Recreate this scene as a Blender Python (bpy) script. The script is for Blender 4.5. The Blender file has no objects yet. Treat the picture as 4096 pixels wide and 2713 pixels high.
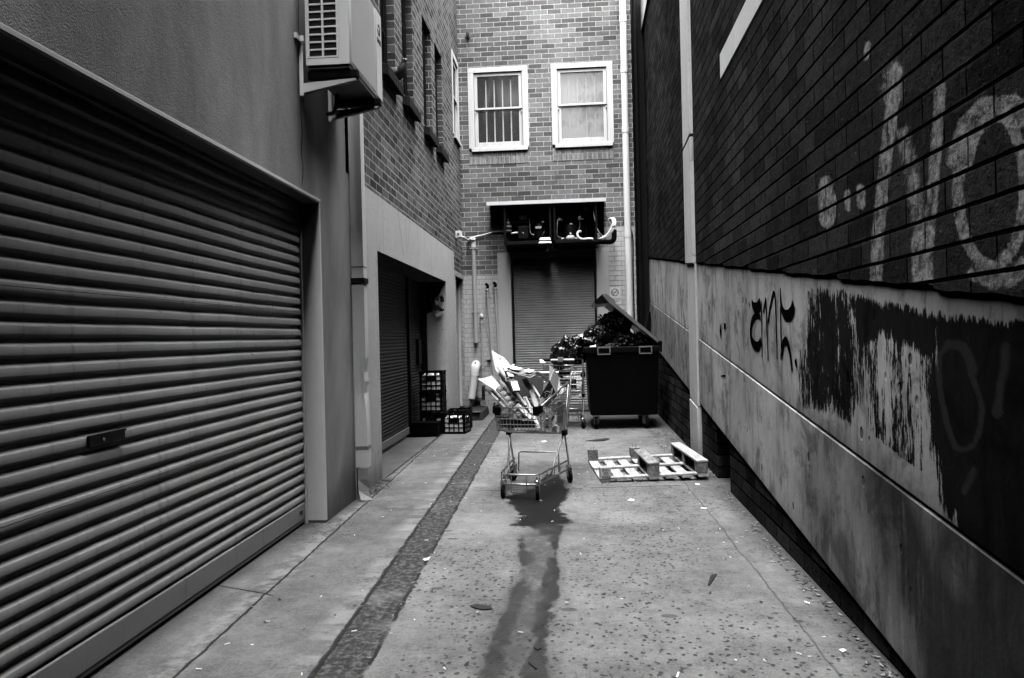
import bpy, bmesh, math, random
import numpy as np
from mathutils import Vector, Matrix, noise as mnoise
rnd = random.Random(7)
SC = bpy.context.scene
COL = SC.collection

# ------------------------------------------------------------------ camera model
F, CX, CY, CAMZ = 728.0, 512.0, 339.0, 1.35
_Y = Vector((54.7/F, 3/F, -1)).normalized()
_z = Vector((-.0227, 1, 0)); _Z = (_z - _z.dot(_Y)*_Y).normalized()
_X = _Y.cross(_Z)
W2C = Matrix((( _X.x, _Y.x, _Z.x), (_X.y, _Y.y, _Z.y), (_X.z, _Y.z, _Z.z)))
CAM = Vector((0, 0, CAMZ))
def ray(u, v): return W2C.transposed() @ Vector(((u/4-CX)/F, -(v/4-CY)/F, -1))
def at(u, v, y):            # point at photo pixel on the plane y
    d = ray(u, v); return CAM + d*(y/d.y)
def on_ground(u, v, z=0.0):
    d = ray(u, v); return CAM + d*((z-CAMZ)/d.z)
def on_left(u, v, x):
    d = ray(u, v); return CAM + d*(x/d.x)
def project(p):             # numpy N,3 -> photo pixels
    c = (p - np.array(CAM)) @ np.array(W2C).T
    return np.stack([4*(CX + F*c[:, 0]/-c[:, 2]), 4*(CY - F*c[:, 1]/-c[:, 2])], 1), -c[:, 2]

# ------------------------------------------------------------------ object helpers
def world(o):
    m = o.matrix_basis.copy()
    while o.parent: o = o.parent; m = o.matrix_basis @ m
    return m
def tag(o, label=None, cat=None, group=None, kind=None):
    if label: o['label'] = label
    if cat: o['category'] = cat
    if group: o['group'] = group
    if kind: o['kind'] = kind
    return o
def thing(name, label, cat, loc=(0, 0, 0), rz=0, group=None):
    o = bpy.data.objects.new(name, None); COL.objects.link(o)
    o.empty_display_size = .1
    o.location = loc; o.rotation_euler = (0, 0, rz)
    return tag(o, label, cat, group)
def copy_tree(o, parent=None):
    c = o.copy(); COL.objects.link(c)
    if parent: c.parent = parent
    for ch in list(o.children): copy_tree(ch, c)
    return c

class MB:
    def __init__(s): s.bm = bmesh.new(); s.M = Matrix()
    def v(s, p): return s.bm.verts.new(s.M @ Vector(p))
    def face(s, pts):
        try: return s.bm.faces.new([s.v(p) for p in pts])
        except ValueError: pass
    def box(s, x0, x1, y0, y1, z0, z1, bev=0):
        vs = [s.v((x, y, z)) for x in (x0, x1) for y in (y0, y1) for z in (z0, z1)]
        fs = [s.bm.faces.new([vs[i] for i in q]) for q in ((0,1,3,2),(4,6,7,5),(0,4,5,1),(2,3,7,6),(0,2,6,4),(1,5,7,3))]
        if bev:
            es = list({e for f in fs for e in f.edges})
            bmesh.ops.bevel(s.bm, geom=es, offset=bev, segments=2, affect='EDGES', profile=.5)
        return s
    def hexa(s, lo, hi, bev=0):      # 4 bottom pts, 4 top pts, same order
        vs = [s.v(p) for p in list(lo)+list(hi)]
        fs = [s.bm.faces.new([vs[i] for i in q]) for q in ((3,2,1,0),(4,5,6,7),(0,1,5,4),(1,2,6,5),(2,3,7,6),(3,0,4,7))]
        if bev:
            bmesh.ops.bevel(s.bm, geom=list({e for f in fs for e in f.edges}), offset=bev, segments=2, affect='EDGES', profile=.5)
        return s
    def tube(s, pts, r, n=8, closed=False, caps=True):
        pts = [Vector(p) for p in pts]; N = len(pts); rings = []
        rs = r if isinstance(r, (list, tuple)) else [r]*N
        up = None
        for i, p in enumerate(pts):
            if closed: t = (pts[(i+1) % N]-pts[i-1])
            else: t = pts[min(i+1, N-1)]-pts[max(i-1, 0)]
            t = t.normalized() if t.length > 1e-9 else Vector((0, 0, 1))
            if up is None:
                up = t.orthogonal().normalized()
            up = (up - up.dot(t)*t)
            up = up.normalized() if up.length > 1e-6 else t.orthogonal().normalized()
            b = t.cross(up)
            rings.append([s.v(p + rs[i]*(math.cos(a)*up + math.sin(a)*b)) for a in [2*math.pi*k/n for k in range(n)]])
        m = N if closed else N-1
        for i in range(m):
            A, B = rings[i], rings[(i+1) % N]
            for k in range(n): s.bm.faces.new((A[k], A[(k+1) % n], B[(k+1) % n], B[k]))
        if not closed and caps:
            s.bm.faces.new(rings[0][::-1]); s.bm.faces.new(rings[-1])
        return s
    def lathe(s, prof, n=24, axis='z', c=(0, 0, 0)):   # prof: (r, h)
        c = Vector(c); rings = []
        for r, h in prof:
            ring = []
            for k in range(n):
                a = 2*math.pi*k/n; p = (r*math.cos(a), r*math.sin(a), h)
                if axis == 'x': p = (p[2], p[0], p[1])
                if axis == 'y': p = (p[1], p[2], p[0])
                ring.append(s.v(c+Vector(p)))
            rings.append(ring)
        for A, B in zip(rings, rings[1:]):
            for k in range(n): s.bm.faces.new((A[k], A[(k+1) % n], B[(k+1) % n], B[k]))
        s.bm.faces.new(rings[0][::-1]); s.bm.faces.new(rings[-1])
        return s
    def prism(s, poly, d):            # planar polygon (3d pts) extruded by vector d
        d = Vector(d); a = [s.v(p) for p in poly]; b = [s.v(Vector(p)+d) for p in poly]; n = len(poly)
        s.bm.faces.new(a[::-1]); s.bm.faces.new(b)
        for i in range(n): s.bm.faces.new((a[i], a[(i+1) % n], b[(i+1) % n], b[i]))
        return s
    def sheet(s, q, th, nu=1, nv=1, bend=0, curl=0):      # bent slab through four corners
        q = [Vector(p) for p in q]; nrm = (q[1]-q[0]).cross(q[3]-q[0]).normalized()
        P = {}
        for i in range(nu+1):
            for j in range(nv+1):
                u, w = i/nu, j/nv
                p = (q[0]*(1-u)+q[1]*u)*(1-w)+(q[3]*(1-u)+q[2]*u)*w
                p = p + nrm*(bend*4*u*(1-u) + curl*4*w*(1-w))
                P[i, j, 0] = s.v(p); P[i, j, 1] = s.v(p+nrm*th)
        for i in range(nu):
            for j in range(nv):
                s.bm.faces.new((P[i,j,1], P[i+1,j,1], P[i+1,j+1,1], P[i,j+1,1]))
                s.bm.faces.new((P[i,j,0], P[i,j+1,0], P[i+1,j+1,0], P[i+1,j,0]))
        for i in range(nu):
            s.bm.faces.new((P[i,0,0], P[i+1,0,0], P[i+1,0,1], P[i,0,1])); s.bm.faces.new((P[i,nv,0], P[i,nv,1], P[i+1,nv,1], P[i+1,nv,0]))
        for j in range(nv):
            s.bm.faces.new((P[0,j,0], P[0,j,1], P[0,j+1,1], P[0,j+1,0])); s.bm.faces.new((P[nu,j,0], P[nu,j+1,0], P[nu,j+1,1], P[nu,j,1]))
        return s
    def text(s, body, size, m, th=.002, space=1.0, shear=0):   # lettering lying in the local xy plane of matrix m
        cu = bpy.data.curves.new('lettering', 'FONT'); cu.body = body; cu.size = size; cu.extrude = th/2
        cu.align_x = 'CENTER'; cu.align_y = 'CENTER'; cu.space_line = .95*space; cu.resolution_u = 3; cu.shear = shear
        cu.offset = size*.012
        ob = bpy.data.objects.new('lettering', cu); COL.objects.link(ob)
        dg = bpy.context.evaluated_depsgraph_get()
        me = bpy.data.meshes.new_from_object(ob.evaluated_get(dg))
        me.transform(s.M @ m); s.bm.from_mesh(me)
        bpy.data.objects.remove(ob); bpy.data.curves.remove(cu); bpy.data.meshes.remove(me)
        return s
    def build(s, name, m, parent=None, smooth=False, local=False, angle=None):
        if parent is not None and not local:
            s.bm.transform(world(parent).inverted())
        bmesh.ops.recalc_face_normals(s.bm, faces=s.bm.faces)
        me = bpy.data.meshes.new(name); s.bm.to_mesh(me); s.bm.free()
        me.materials.append(m)
        if smooth:
            for p in me.polygons: p.use_smooth = True
            if angle is not None: 
                me.set_sharp_from_angle(angle=math.radians(angle))
        o = bpy.data.objects.new(name, me); COL.objects.link(o)
        if parent is not None: o.parent = parent
        return o

def arc(c, r, a0, a1, n, plane='xz'):
    out = []
    for k in range(n+1):
        a = math.radians(a0+(a1-a0)*k/n); p = [c[0], c[1], c[2]]
        i, j = {'xz': (0, 2), 'xy': (0, 1), 'yz': (1, 2)}[plane]
        p[i] += r*math.cos(a); p[j] += r*math.sin(a); out.append(tuple(p))
    return out
def spline(pts, n=8):       # catmull-rom
    P = [Vector(p) for p in pts]; P = [2*P[0]-P[1]]+P+[2*P[-1]-P[-2]]; out = []
    for i in range(1, len(P)-2):
        a, b, c, d = P[i-1:i+3]
        for k in range(n):
            t = k/n
            out.append(.5*((2*b)+(c-a)*t+(2*a-5*b+4*c-d)*t*t+(3*b-a-3*c+d)*t**3))
    out.append(P[-2]); return out

# ------------------------------------------------------------------ node helpers (all greys)
class S:
    def __init__(s, n, o): s.n, s.o = n, o
    def __add__(s, b): return s.n.math('ADD', s, b)
    __radd__ = __add__
    def __sub__(s, b): return s.n.math('SUBTRACT', s, b)
    def __rsub__(s, b): return s.n.math('SUBTRACT', b, s)
    def __mul__(s, b): return s.n.math('MULTIPLY', s, b)
    __rmul__ = __mul__
    def __truediv__(s, b): return s.n.math('DIVIDE', s, b)
    def abs(s): return s.n.math('ABSOLUTE', s)
class NT:
    def __init__(s, name, rough=.8, spec=.4, metal=0, bumpd=None):
        s.m = bpy.data.materials.new(name); s.m.use_nodes = True; s.t = s.m.node_tree
        s.b = s.t.nodes['Principled BSDF']; s.b.inputs['Roughness'].default_value = rough
        s.b.inputs['Specular IOR Level'].default_value = spec; s.b.inputs['Metallic'].default_value = metal
    def new(s, k): return s.t.nodes.new(k)
    def put(s, sock, val):
        if isinstance(val, S): s.t.links.new(val.o, sock)
        elif sock.type == 'RGBA' and not hasattr(val, '__len__'): sock.default_value = (val, val, val, 1)
        else: sock.default_value = val
    def math(s, op, a, b=None, clamp=False):
        n = s.new('ShaderNodeMath'); n.operation = op; n.use_clamp = clamp
        s.put(n.inputs[0], a)
        if b is not None: s.put(n.inputs[1], b)
        return S(s, n.outputs[0])
    def mx(s, a, b): return s.math('MAXIMUM', a, b)
    def mn(s, a, b): return s.math('MINIMUM', a, b)
    def xyz(s):
        n = s.new('ShaderNodeTexCoord'); q = s.new('ShaderNodeSeparateXYZ'); s.t.links.new(n.outputs['Object'], q.inputs[0])
        return [S(s, o) for o in q.outputs]
    def vec(s, x=0., y=0., z=0.):
        n = s.new('ShaderNodeCombineXYZ')
        for i, a in enumerate((x, y, z)): s.put(n.inputs[i], a)
        return S(s, n.outputs[0])
    def noise(s, v, scale=1., detail=4., rough=.55, dist=0.):
        n = s.new('ShaderNodeTexNoise'); s.put(n.inputs['Vector'], v); n.inputs['Scale'].default_value = scale
        n.inputs['Detail'].default_value = detail; n.inputs['Roughness'].default_value = rough; n.inputs['Distortion'].default_value = dist
        return S(s, n.outputs['Fac'])
    def vor(s, v, scale=1., feat='F1', out='Distance', rand=1.):
        n = s.new('ShaderNodeTexVoronoi'); n.feature = feat; s.put(n.inputs['Vector'], v); n.inputs['Scale'].default_value = scale
        n.inputs['Randomness'].default_value = rand
        return S(s, n.outputs[out])
    def brick(s, v, w, h, c1, c2, mortar, ms=.005, smooth=.1, bias=0., offset=.5):
        n = s.new('ShaderNodeTexBrick'); s.put(n.inputs['Vector'], v); n.offset = offset
        n.inputs['Scale'].default_value = 1; n.inputs['Brick Width'].default_value = w; n.inputs['Row Height'].default_value = h
        n.inputs['Mortar Size'].default_value = ms; n.inputs['Mortar Smooth'].default_value = smooth; n.inputs['Bias'].default_value = bias
        for k, c in (('Color1', c1), ('Color2', c2), ('Mortar', mortar)): s.put(n.inputs[k], c)
        return S(s, n.outputs['Color']), S(s, n.outputs['Fac'])
    def ss(s, a, b, x, lo=0., hi=1.):
        n = s.new('ShaderNodeMapRange'); n.interpolation_type = 'SMOOTHSTEP'
        s.put(n.inputs['Value'], x); n.inputs['From Min'].default_value = a; n.inputs['From Max'].default_value = b
        n.inputs['To Min'].default_value = lo; n.inputs['To Max'].default_value = hi
        return S(s, n.outputs['Result'])
    def mix(s, f, a, b):
        n = s.new('ShaderNodeMix'); n.data_type = 'FLOAT'; s.put(n.inputs[0], f); s.put(n.inputs[2], a); s.put(n.inputs[3], b)
        return S(s, n.outputs[0])
    def attr(s, name):
        n = s.new('ShaderNodeAttribute'); n.attribute_name = name; return S(s, n.outputs['Fac'])
    def rnd_obj(s):
        n = s.new('ShaderNodeObjectInfo'); return S(s, n.outputs['Random'])
    def base(s, v): s.put(s.b.inputs['Base Color'], v)
    def rough(s, v): s.put(s.b.inputs['Roughness'], v)
    def bump(s, h, dist=.01, strength=1.):
        n = s.new('ShaderNodeBump'); n.inputs['Distance'].default_value = dist; n.inputs['Strength'].default_value = strength
        s.put(n.inputs['Height'], h); s.t.links.new(n.outputs[0], s.b.inputs['Normal'])

def plain(name, c, rough=.6, spec=.4, metal=0, var=.25, scale=6., streak=False, bump=0., bscale=60.):
    n = NT(name, rough, spec, metal); x, y, z = n.xyz()
    v = n.vec(x, y, z*.12) if streak else n.vec(x, y, z)
    a = n.noise(v, scale, 5, .6); b = n.noise(n.vec(x, y, z), scale*7, 3, .6)
    n.base(n.math('MAXIMUM', (a*.7+b*.3-.5)*(2*var*c)+c, .0005))
    n.rough(n.math('ADD', a*.3, rough-.15))
    if bump: n.bump(n.noise(n.vec(x, y, z), bscale, 3, .6), bump, 1.)
    return n.m

M = {}
# rendered (stucco) wall of the near building
n = NT('rendered_wall', .9, .08); x, y, z = n.xyz()
big = n.noise(n.vec(x, y, z*.25), 1.6, 5, .6, .6); st = n.noise(n.vec(x, y*1.5, z*.6), 1.2, 7, .62, .8)
fine = n.noise(n.vec(x, y, z), 120, 2, .6)
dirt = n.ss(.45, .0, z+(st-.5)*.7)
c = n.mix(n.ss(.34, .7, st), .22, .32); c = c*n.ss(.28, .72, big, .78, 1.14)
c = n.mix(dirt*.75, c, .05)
crack = n.ss(.012, .004, (y-1.98+(n.noise(n.vec(z, 3., 0.), 4, 3, .6)-.5)*.12).abs())*n.ss(2.4, 2.5, z)
c = n.mix(crack, c, .02)
n.base(c+(fine-.5)*.05); n.bump(fine*.6+n.noise(n.vec(x, y, z), 30, 3, .5)*.4, .006, .8); M['render'] = n.m

def door_mat(name, c, rough, spec):
    n = NT(name, rough, spec, .0); x, y, z = n.xyz()
    a = n.noise(n.vec(x, y*.6, z), 3, 5, .6); sc = n.noise(n.vec(x, y*3, z*30), 2.5, 4, .7); dr = n.noise(n.vec(x, y*14, z*.5), 2, 4, .6)
    spot = n.ss(.2, .12, n.vor(n.vec(x, y, z), 11))*n.ss(.62, .7, n.noise(n.vec(x, y, z), 2.2, 2))
    v = c*(.62+a*.7); v = n.mix(n.ss(.54, .72, dr)*.45, v, c*.4); v = n.mix(n.ss(.55, .75, n.noise(n.vec(x, y*.8, z*2.5), 4, 6, .7))*.35, v, c*.5); v = n.mix(n.ss(.66, .8, sc)*.4, v, c*1.35)
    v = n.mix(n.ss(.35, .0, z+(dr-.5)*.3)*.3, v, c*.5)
    n.base(n.mix(spot*.7, v, c*.25)); n.rough(rough-.1+a*.25)
    n.bump(n.noise(n.vec(x, y*.7, z), 2.2, 3, .5)+sc*.05, .02, .35)
    return n.m
M['door'] = door_mat('roller_door_paint', .36, .45, .22)
M['door_rail'] = door_mat('bottom_rail_paint', .30, .5, .5)
M['shutter'] = door_mat('dark_shutter_paint', .040, .5, .08)
M['shutter2'] = door_mat('grey_shutter_paint', .40, .5, .15)
M['white_metal'] = plain('pale_sheet_metal', .66, .5, .45, var=.22, scale=3, streak=True)
M['pipe_white'] = plain('white_plastic_pipe', .86, .42, .45, var=.10, scale=2, streak=True)
M['pipe_grey'] = plain('grey_painted_pipe', .46, .5, .4, var=.22, scale=5, streak=True)
M['white_wood'] = plain('white_painted_timber', .70, .55, .2, var=.36, scale=14, streak=True, bump=.002)
M['jamb'] = plain('pale_door_jamb', .52, .6, .35, var=.16, scale=3, streak=True)
M['black'] = plain('black_plastic', .0018, .6, .05, var=.5, scale=4)
M['blackgloss'] = plain('black_gloss_plastic', .0025, .4, .12, var=.4, scale=3)
M['rubber'] = plain('black_rubber', .003, .7, .06, var=.4, scale=30)
M['darkmetal'] = plain('dark_metal', .005, .5, .15, var=.5, scale=12)
M['midmetal'] = plain('dull_grey_metal', .16, .5, .5, var=.4, scale=12)
M['ac'] = plain('pale_enamel', .72, .45, .45, var=.10, scale=3, streak=True)
M['acdark'] = plain('dark_grille_core', .008, .8, .2)
M['ink'] = plain('dark_printing_ink', .02, .6, .3, var=.5, scale=30)
M['inkgrey'] = plain('grey_printing_ink', .09, .6, .3, var=.5, scale=30)
M['white'] = plain('white_paint', .78, .5, .4, var=.08)
M['bracket'] = plain('black_strap', .01, .6, .1)
n = NT('steel_wire', .3, .5, 1.); x, y, z = n.xyz(); a = n.noise(n.vec(x, y, z), 25, 3); n.base(.22+a*.3); n.rough(.25+a*.25); M['steel'] = n.m
n = NT('black_bag_plastic', .22, .5); x, y, z = n.xyz()
a = n.noise(n.vec(x, y, z*.6), 5, 3, .5, .8); b = n.math('SUBTRACT', 1., ((n.noise(n.vec(x*1.2, y, z*.5), 7, 2, .5, 1.6)-.5)*3).abs())
n.base(.002); n.rough(.14+a*.12); n.bump(a*.6+b*.5, .030, .32); M['bag'] = n.m

# brickwork
def brick_mat(name, c1, c2, mortar, w=.24, h=.086, ms=.005, painted=None, off=(0, 0), rough=.85, lines=1.):
    n = NT(name, rough, .1); x, y, z = n.xyz()
    wob = (n.noise(n.vec(x, y, z), 9, 3)-.5)*.009
    v = n.vec(x+y+off[0]+wob, z+off[1]+wob, 0.)
    col, fac = n.brick(v, w, h, c1, c2, mortar, ms, .25)
    big = n.noise(n.vec(x, y, z), .7, 5, .6); med = n.noise(n.vec(x, y, z), 22, 4, .65); st = n.noise(n.vec(x*5, y*5, z*.3), 1.5, 5, .68)
    dark = n.ss(.62, .74, n.noise(n.vec(x, y, z), 2.1, 4, .6))
    cc = col*(.45+med*1.1)*n.ss(.3, .7, big, .78, 1.2)
    cc = n.mix(dark*.5, cc, cc*.4)
    lost = n.ss(.60, .72, n.noise(n.vec(x+7., y, z), 4.5, 4, .6))
    cc = n.mix(fac*lost*lines, cc, mortar*.25)
    cc = n.mix(n.ss(.66, .82, st)*.28, cc, mortar*.9)
    if painted:
        pm = painted(n, x, z)
        pc = n.mix(fac, .66*(.7+med*.5), .22+.2*med); chip = n.ss(.70, .74, n.noise(n.vec(x, y, z), 7, 5, .7))
        pc = n.mix(n.ss(.40, .62, st)*.22, pc, .2)
        pc = n.mix(chip, pc, .13)
        pc = n.mix(n.ss(.7, .1, z+(st-.5)*.5)*.55, pc, .14)
        cc = n.mix(pm, cc, pc)
    n.base(cc); n.bump((1.-fac)*.75+med*.28, .014, 1.)
    return n.m
XP = -.86   # in the back wall object the paint line drops left of the shutter
M['brick_back'] = brick_mat('grey_brickwork', .085, .24, .62, off=(.03, .02),
    painted=lambda n, x, z: n.mx(n.ss(2.462, 2.456, z), n.ss(3.245, 3.235, z)*n.ss(.0, .02, x)))
M['brick_left'] = brick_mat('dark_brickwork', .035, .15, .40, h=.086, ms=.006, off=(.1, .03))
M['brick_soldier'] = brick_mat('soldier_brickwork', .22, .36, .55, w=.086, h=.24, ms=.005, off=(0, .0))
M['sillbrick'] = plain('dark_sill_brick', .02, .85, .1, var=.5, scale=20, bump=.004)
M['painted_brick'] = brick_mat('painted_brickwork', .46, .52, .28, ms=.004)

# concrete
def concrete(name, c, streaks=.5, pits=True, var=.3):
    n = NT(name, .9, .08); x, y, z = n.xyz()
    big = n.noise(n.vec(x, y, z), 1.1, 5, .62, .4); st = n.noise(n.vec(x*7, y*7, z*.35), 1.6, 5, .65); med = n.noise(n.vec(x, y, z), 18, 5, .65)
    v = c*(1-var)+big*(c*var*1.6)+(med-.5)*c*.35
    v = n.mix(n.ss(.52, .8, st)*streaks, v, c*.28)
    pit = n.ss(.17, .12, n.vor(n.vec(x, y, z), 16))*n.ss(.55, .62, n.noise(n.vec(x, y, z), 3., 3))
    ck = n.ss(.012, .003, n.vor(n.vec(x, y, z), .9, 'DISTANCE_TO_EDGE'))*n.ss(.5, .6, n.noise(n.vec(x, y, z), 1.7, 2))
    v = n.mix(ck*.5, v, c*.3)
    if pits: v = n.mix(pit*.8, v, .04)
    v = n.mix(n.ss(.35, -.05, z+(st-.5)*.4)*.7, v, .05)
    n.base(v); n.bump(med*.5-pit*.8, .008, .7)
    return n.m
M['portal'] = concrete('weathered_concrete', .50, .35)
M['fascia'] = plain('pale_fascia', .62, .7, .3, var=.25, scale=3, streak=True)
M['pilaster'] = concrete('pale_concrete_strip', .62, .5)
M['step'] = concrete('dark_step_concrete', .02, .3)
M['step_top'] = concrete('worn_step_top', .10, .3)
# right wall blockwork, letters sprayed on it carried by the attribute "spray"
def block(name, spray=True, c1=.012, c2=.034):
    n = NT(name, .8, .0); x, y, z = n.xyz()
    wob = (n.noise(n.vec(y, z, 0.), 14, 3)-.5)*.006
    v = n.vec(y+wob, z+wob, 0.)
    col, fac = n.brick(v, .29, .1075, c1, c2, .0025, .0055, .3)
    zf = n.math('FRACT', z/.1075+wob*9.); hz = n.mn(zf, 1.-zf); hj = n.ss(.085, .035, hz+(n.noise(n.vec(y, z, 0.), 20, 2)-.5)*.03)
    med = n.noise(n.vec(x, y, z), 24, 5, .72); spk = n.noise(n.vec(x, y, z), 75, 3, .65); st = n.noise(n.vec(x, y*9, z*.5), 1.5, 5, .68)
    big = n.noise(n.vec(x, y, z), .6, 5, .6); chip = n.vor(n.vec(x, y, z), 32)
    cc = col*(.25+med*1.6)*n.ss(.3, .7, big, .7, 1.4)
    cc = n.mix(n.ss(.54, .74, st)*.75*n.ss(.4, .56, med), cc, .05)
    cc = n.mix(n.ss(.62, .72, spk)*.6, cc, .085)
    cc = n.mix(n.ss(.20, .12, chip)*n.ss(.6, .66, n.noise(n.vec(x, y, z), 19, 2))*.8, cc, .16)
    cc = n.mix(n.ss(.38, .31, n.noise(n.vec(x, y, z), 40, 3, .6))*.8, cc, .002)
    j_ = n.mx(hj, fac*n.ss(.3, .5, n.noise(n.vec(y, z, 3.), 5, 2))*.6)
    ed = n.ss(.17, .12, hz)*(1.-hj)*n.ss(.5, .7, n.noise(n.vec(y, z, 0.), 3.1, 5, .65))
    cc = n.mix(ed*.45, cc, .09)
    if spray:
        s = n.attr('spray'); a = n.ss(.15, .75, s+(med-.5)*.7+(spk-.5)*.5)
        cc = n.mix(a*.92*(1.-j_*.9), cc, .05+n.ss(.3, .7, med)*.36)
        cc = n.mix(a*n.ss(.20, .12, chip)*.6, cc, .45)
    n.base(n.mix(j_, cc, .0022))
    n.bump((1.-j_)*1.0+med*.55+spk*.2, .018, 1.)
    return n.m
M['block'] = block('dark_split_blockwork', True, .014, .034); M['block_low'] = block('dark_lower_blockwork', False, .014, .05)
# ramp band with black painted patches, carried by the attributes "black" (soft mask) and "scrawl"
n = NT('stained_concrete_band', .9, 0.); x, y, z = n.xyz()
st = n.noise(n.vec(x, y*3.2, z*.55), 1.6, 8, .74, .3); st2 = n.noise(n.vec(x, y*14, z*.8), 1.6, 6, .75); big = n.noise(n.vec(x, y, z), 1., 5, .6, .5); med = n.noise(n.vec(x, y, z), 20, 5, .65)
c0 = .50*n.ss(.25, .75, big, .70, 1.2)+(med-.5)*.09
blot = n.noise(n.vec(x, y*1.2, z), 2.6, 8, .72, .6); c0 = n.mix(n.ss(.48, .62, blot)*.65, c0, .09); c0 = n.mix(n.ss(.50, .68, st)*.6, c0, .075); c0 = n.mix(n.ss(.54, .72, st2)*.35, c0, .10); c0 = n.mix(n.ss(.52, .32, n.noise(n.vec(x, y*3, z*2), 2.2, 6, .7))*.35, c0, .16)
c0 = n.mix(n.attr('grime')*n.ss(.28, .58, st*.5+st2*.3+big*.2+n.attr('grime')*.10)*.92, c0, .022)
pit = n.ss(.20, .13, n.vor(n.vec(x, y, z*.7), 9))*n.ss(.52, .6, n.noise(n.vec(x, y, z), 2.3, 3))
c0 = n.mix(pit*.75, c0, .035)
bl = n.attr('black'); stb = n.noise(n.vec(x, y*3.6, z*1.0), 1.9, 10, .80); fst = n.noise(n.vec(x, y*26, z*5), 2.5, 5, .75); bm_ = n.ss(.45, .57, bl+(stb-.5)*1.9+(st2-.5)*1.0+(fst-.5)*1.1)
c0 = n.mix(bm_*.97, c0, .0015+med*.002)
sc = n.attr('scrawl'); c0 = n.mix(n.ss(.25, .8, sc+(med-.5)*.7)*.8, c0, .04)
n.base(c0); n.rough(.85-bm_*.1); n.bump(med*.5-pit+st2*.3, .006, .7); M['band'] = n.m

# ground
n = NT('worn_concrete_paving', .9, .15); x, y, z = n.xyz(); p = n.vec(x, y, 0.)
wx = x+(n.noise(p, 6, 4, .6)-.5)*.035; wy = y+(n.noise(n.vec(x+9., y, 0.), 5, 4, .6)-.5)*.05
def gline(off, w, rng=None):          # a joint: |off| < w
    f = n.ss(w, w*.35, off.abs())
    if rng: f = f*n.ss(rng[0]-.02, rng[0]+.02, rng[2])*n.ss(rng[1]+.02, rng[1]-.02, rng[2])
    return f
big = n.noise(p, .8, 6, .62, .6); med = n.noise(p, 9, 6, .68); fine = n.noise(p, 90, 3, .6); lng = n.noise(n.vec(x*2.2, y*.8, 0.), 1.6, 5, .65)
g = .172*n.ss(.28, .72, big, .66, 1.26)*n.ss(.3, .7, lng, .88, 1.1)+(med-.5)*.17+(fine-.5)*.16+(n.noise(p, 38, 4, .75)-.5)*.16
g = g*n.ss(-1.02, -.98, wx+.02*y, .76, 1.)
# exposed aggregate, denser on the worn carriageway
wear = n.attr('wear')
fl = n.vor(n.vec(x, y*.85, 0.), 30); fl2 = n.vor(n.vec(x+3., y, 0.), 19); flc = n.noise(n.vec(x, y, 1.), 33, 1)
flm = n.ss(.33, .26, fl+(med-.5)*.34)*n.ss(.44, .50, flc)*wear
flm2 = n.ss(.27, .20, fl2+(med-.5)*.34)*n.ss(.53, .58, n.noise(n.vec(x, y, 2.), 16, 1))*wear
g = n.mix(n.mx(flm, flm2)*.9, g, .028)
lit = n.ss(.17, .12, n.vor(n.vec(x+11., y, 0.), 24))*n.ss(.64, .7, n.noise(n.vec(x, y, 5.), 14, 1))
g = n.mix(lit*.3, g, .3)
# drain strip of rough dark fill
sl = wx+1.0+y*.0202; sr = wx+.795+y*.0192
strip = n.ss(-.012, .012, sl)*n.ss(.012, -.012, sr)
ag = n.vor(p, 60); sm = n.noise(p, 28, 4, .7)
g = n.mix(strip, g, .028+.095*n.ss(.42, .68, sm)-.02*n.ss(.32, .2, ag))
brk = n.noise(n.vec(x*.3, y, 0.), 7, 4, .65)
jl = n.mx(gline(sl, .016)*n.ss(.32, .45, brk), gline(sr, .012)*n.ss(.38, .5, brk))
jl = n.mx(jl, gline(wx+1.555+y*.0235, .010))
jl = n.mx(jl, gline(wx+1.80, .014, (6.9, 11.2, y)))
jl = n.mx(jl, gline(wy-6.42-(x+.4)*.10, .012, (-.9, 1.1, x))*n.ss(.35, .5, n.noise(p, 3, 3)))
jl = n.mx(jl, gline(wy-6.36, .007, (-1.4, -1.05, x)))
jl = n.mx(jl, gline(wy-3.80+(x+1.65)*.42, .009, (-2.05, -1.60, x)))
jl = n.mx(jl, gline(wx-1.035-(n.noise(n.vec(0., y, 0.), .9, 3)-.5)*.05, .006, (1.0, 7.4, y))*.45)
pale = n.mx(n.ss(.12, .02, (sl+.05).abs())*n.ss(.45, .6, brk), n.ss(.10, .02, (wx+1.60+y*.0235).abs())*n.ss(.42, .6, med))
g = n.mix(pale*(1.-strip)*.30, g, .40)
g = n.mix(n.ss(.50, .74, n.noise(n.vec(x, y, 3.), 2.4, 6, .68))*.45, g, .075)
g = n.mix(n.ss(.54, .66, n.noise(n.vec(x*1.4, y, 8.), 4.5, 6, .7))*.30, g, .06); g = n.mix(n.ss(.56, .72, n.noise(n.vec(x, y*1.3, 12.), 1.3, 6, .66))*.35, g, .33)
g = n.mix(n.attr('dirt')*n.ss(.25, .6, med+.1)*.85, g, .05)
spot = n.ss(.10, .07, n.vor(n.vec(x, y*1.6, 4.), 2.1)+(med-.5)*.05); g = n.mix(spot*.7, g, .05)
wet = n.attr('wet'); wm = n.ss(.36, .64, wet+(med-.5)*1.2+(fine-.5)*.5+(n.noise(p, 28, 4, .7)-.5)*.5+(n.noise(n.vec(x, y*.6, 6.), 4, 6, .7)-.5)*.9)
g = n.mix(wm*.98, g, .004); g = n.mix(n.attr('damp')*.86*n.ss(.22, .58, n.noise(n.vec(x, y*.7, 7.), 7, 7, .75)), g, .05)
g = n.mix(jl*.92, g, .014)
n.base(g); n.rough(.86-wm*.38); n.bump(med*.5+fine*.25-jl*1.2-strip*.3+sm*strip*.6-flm*.2, .010, .8); M['ground'] = n.m

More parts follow.
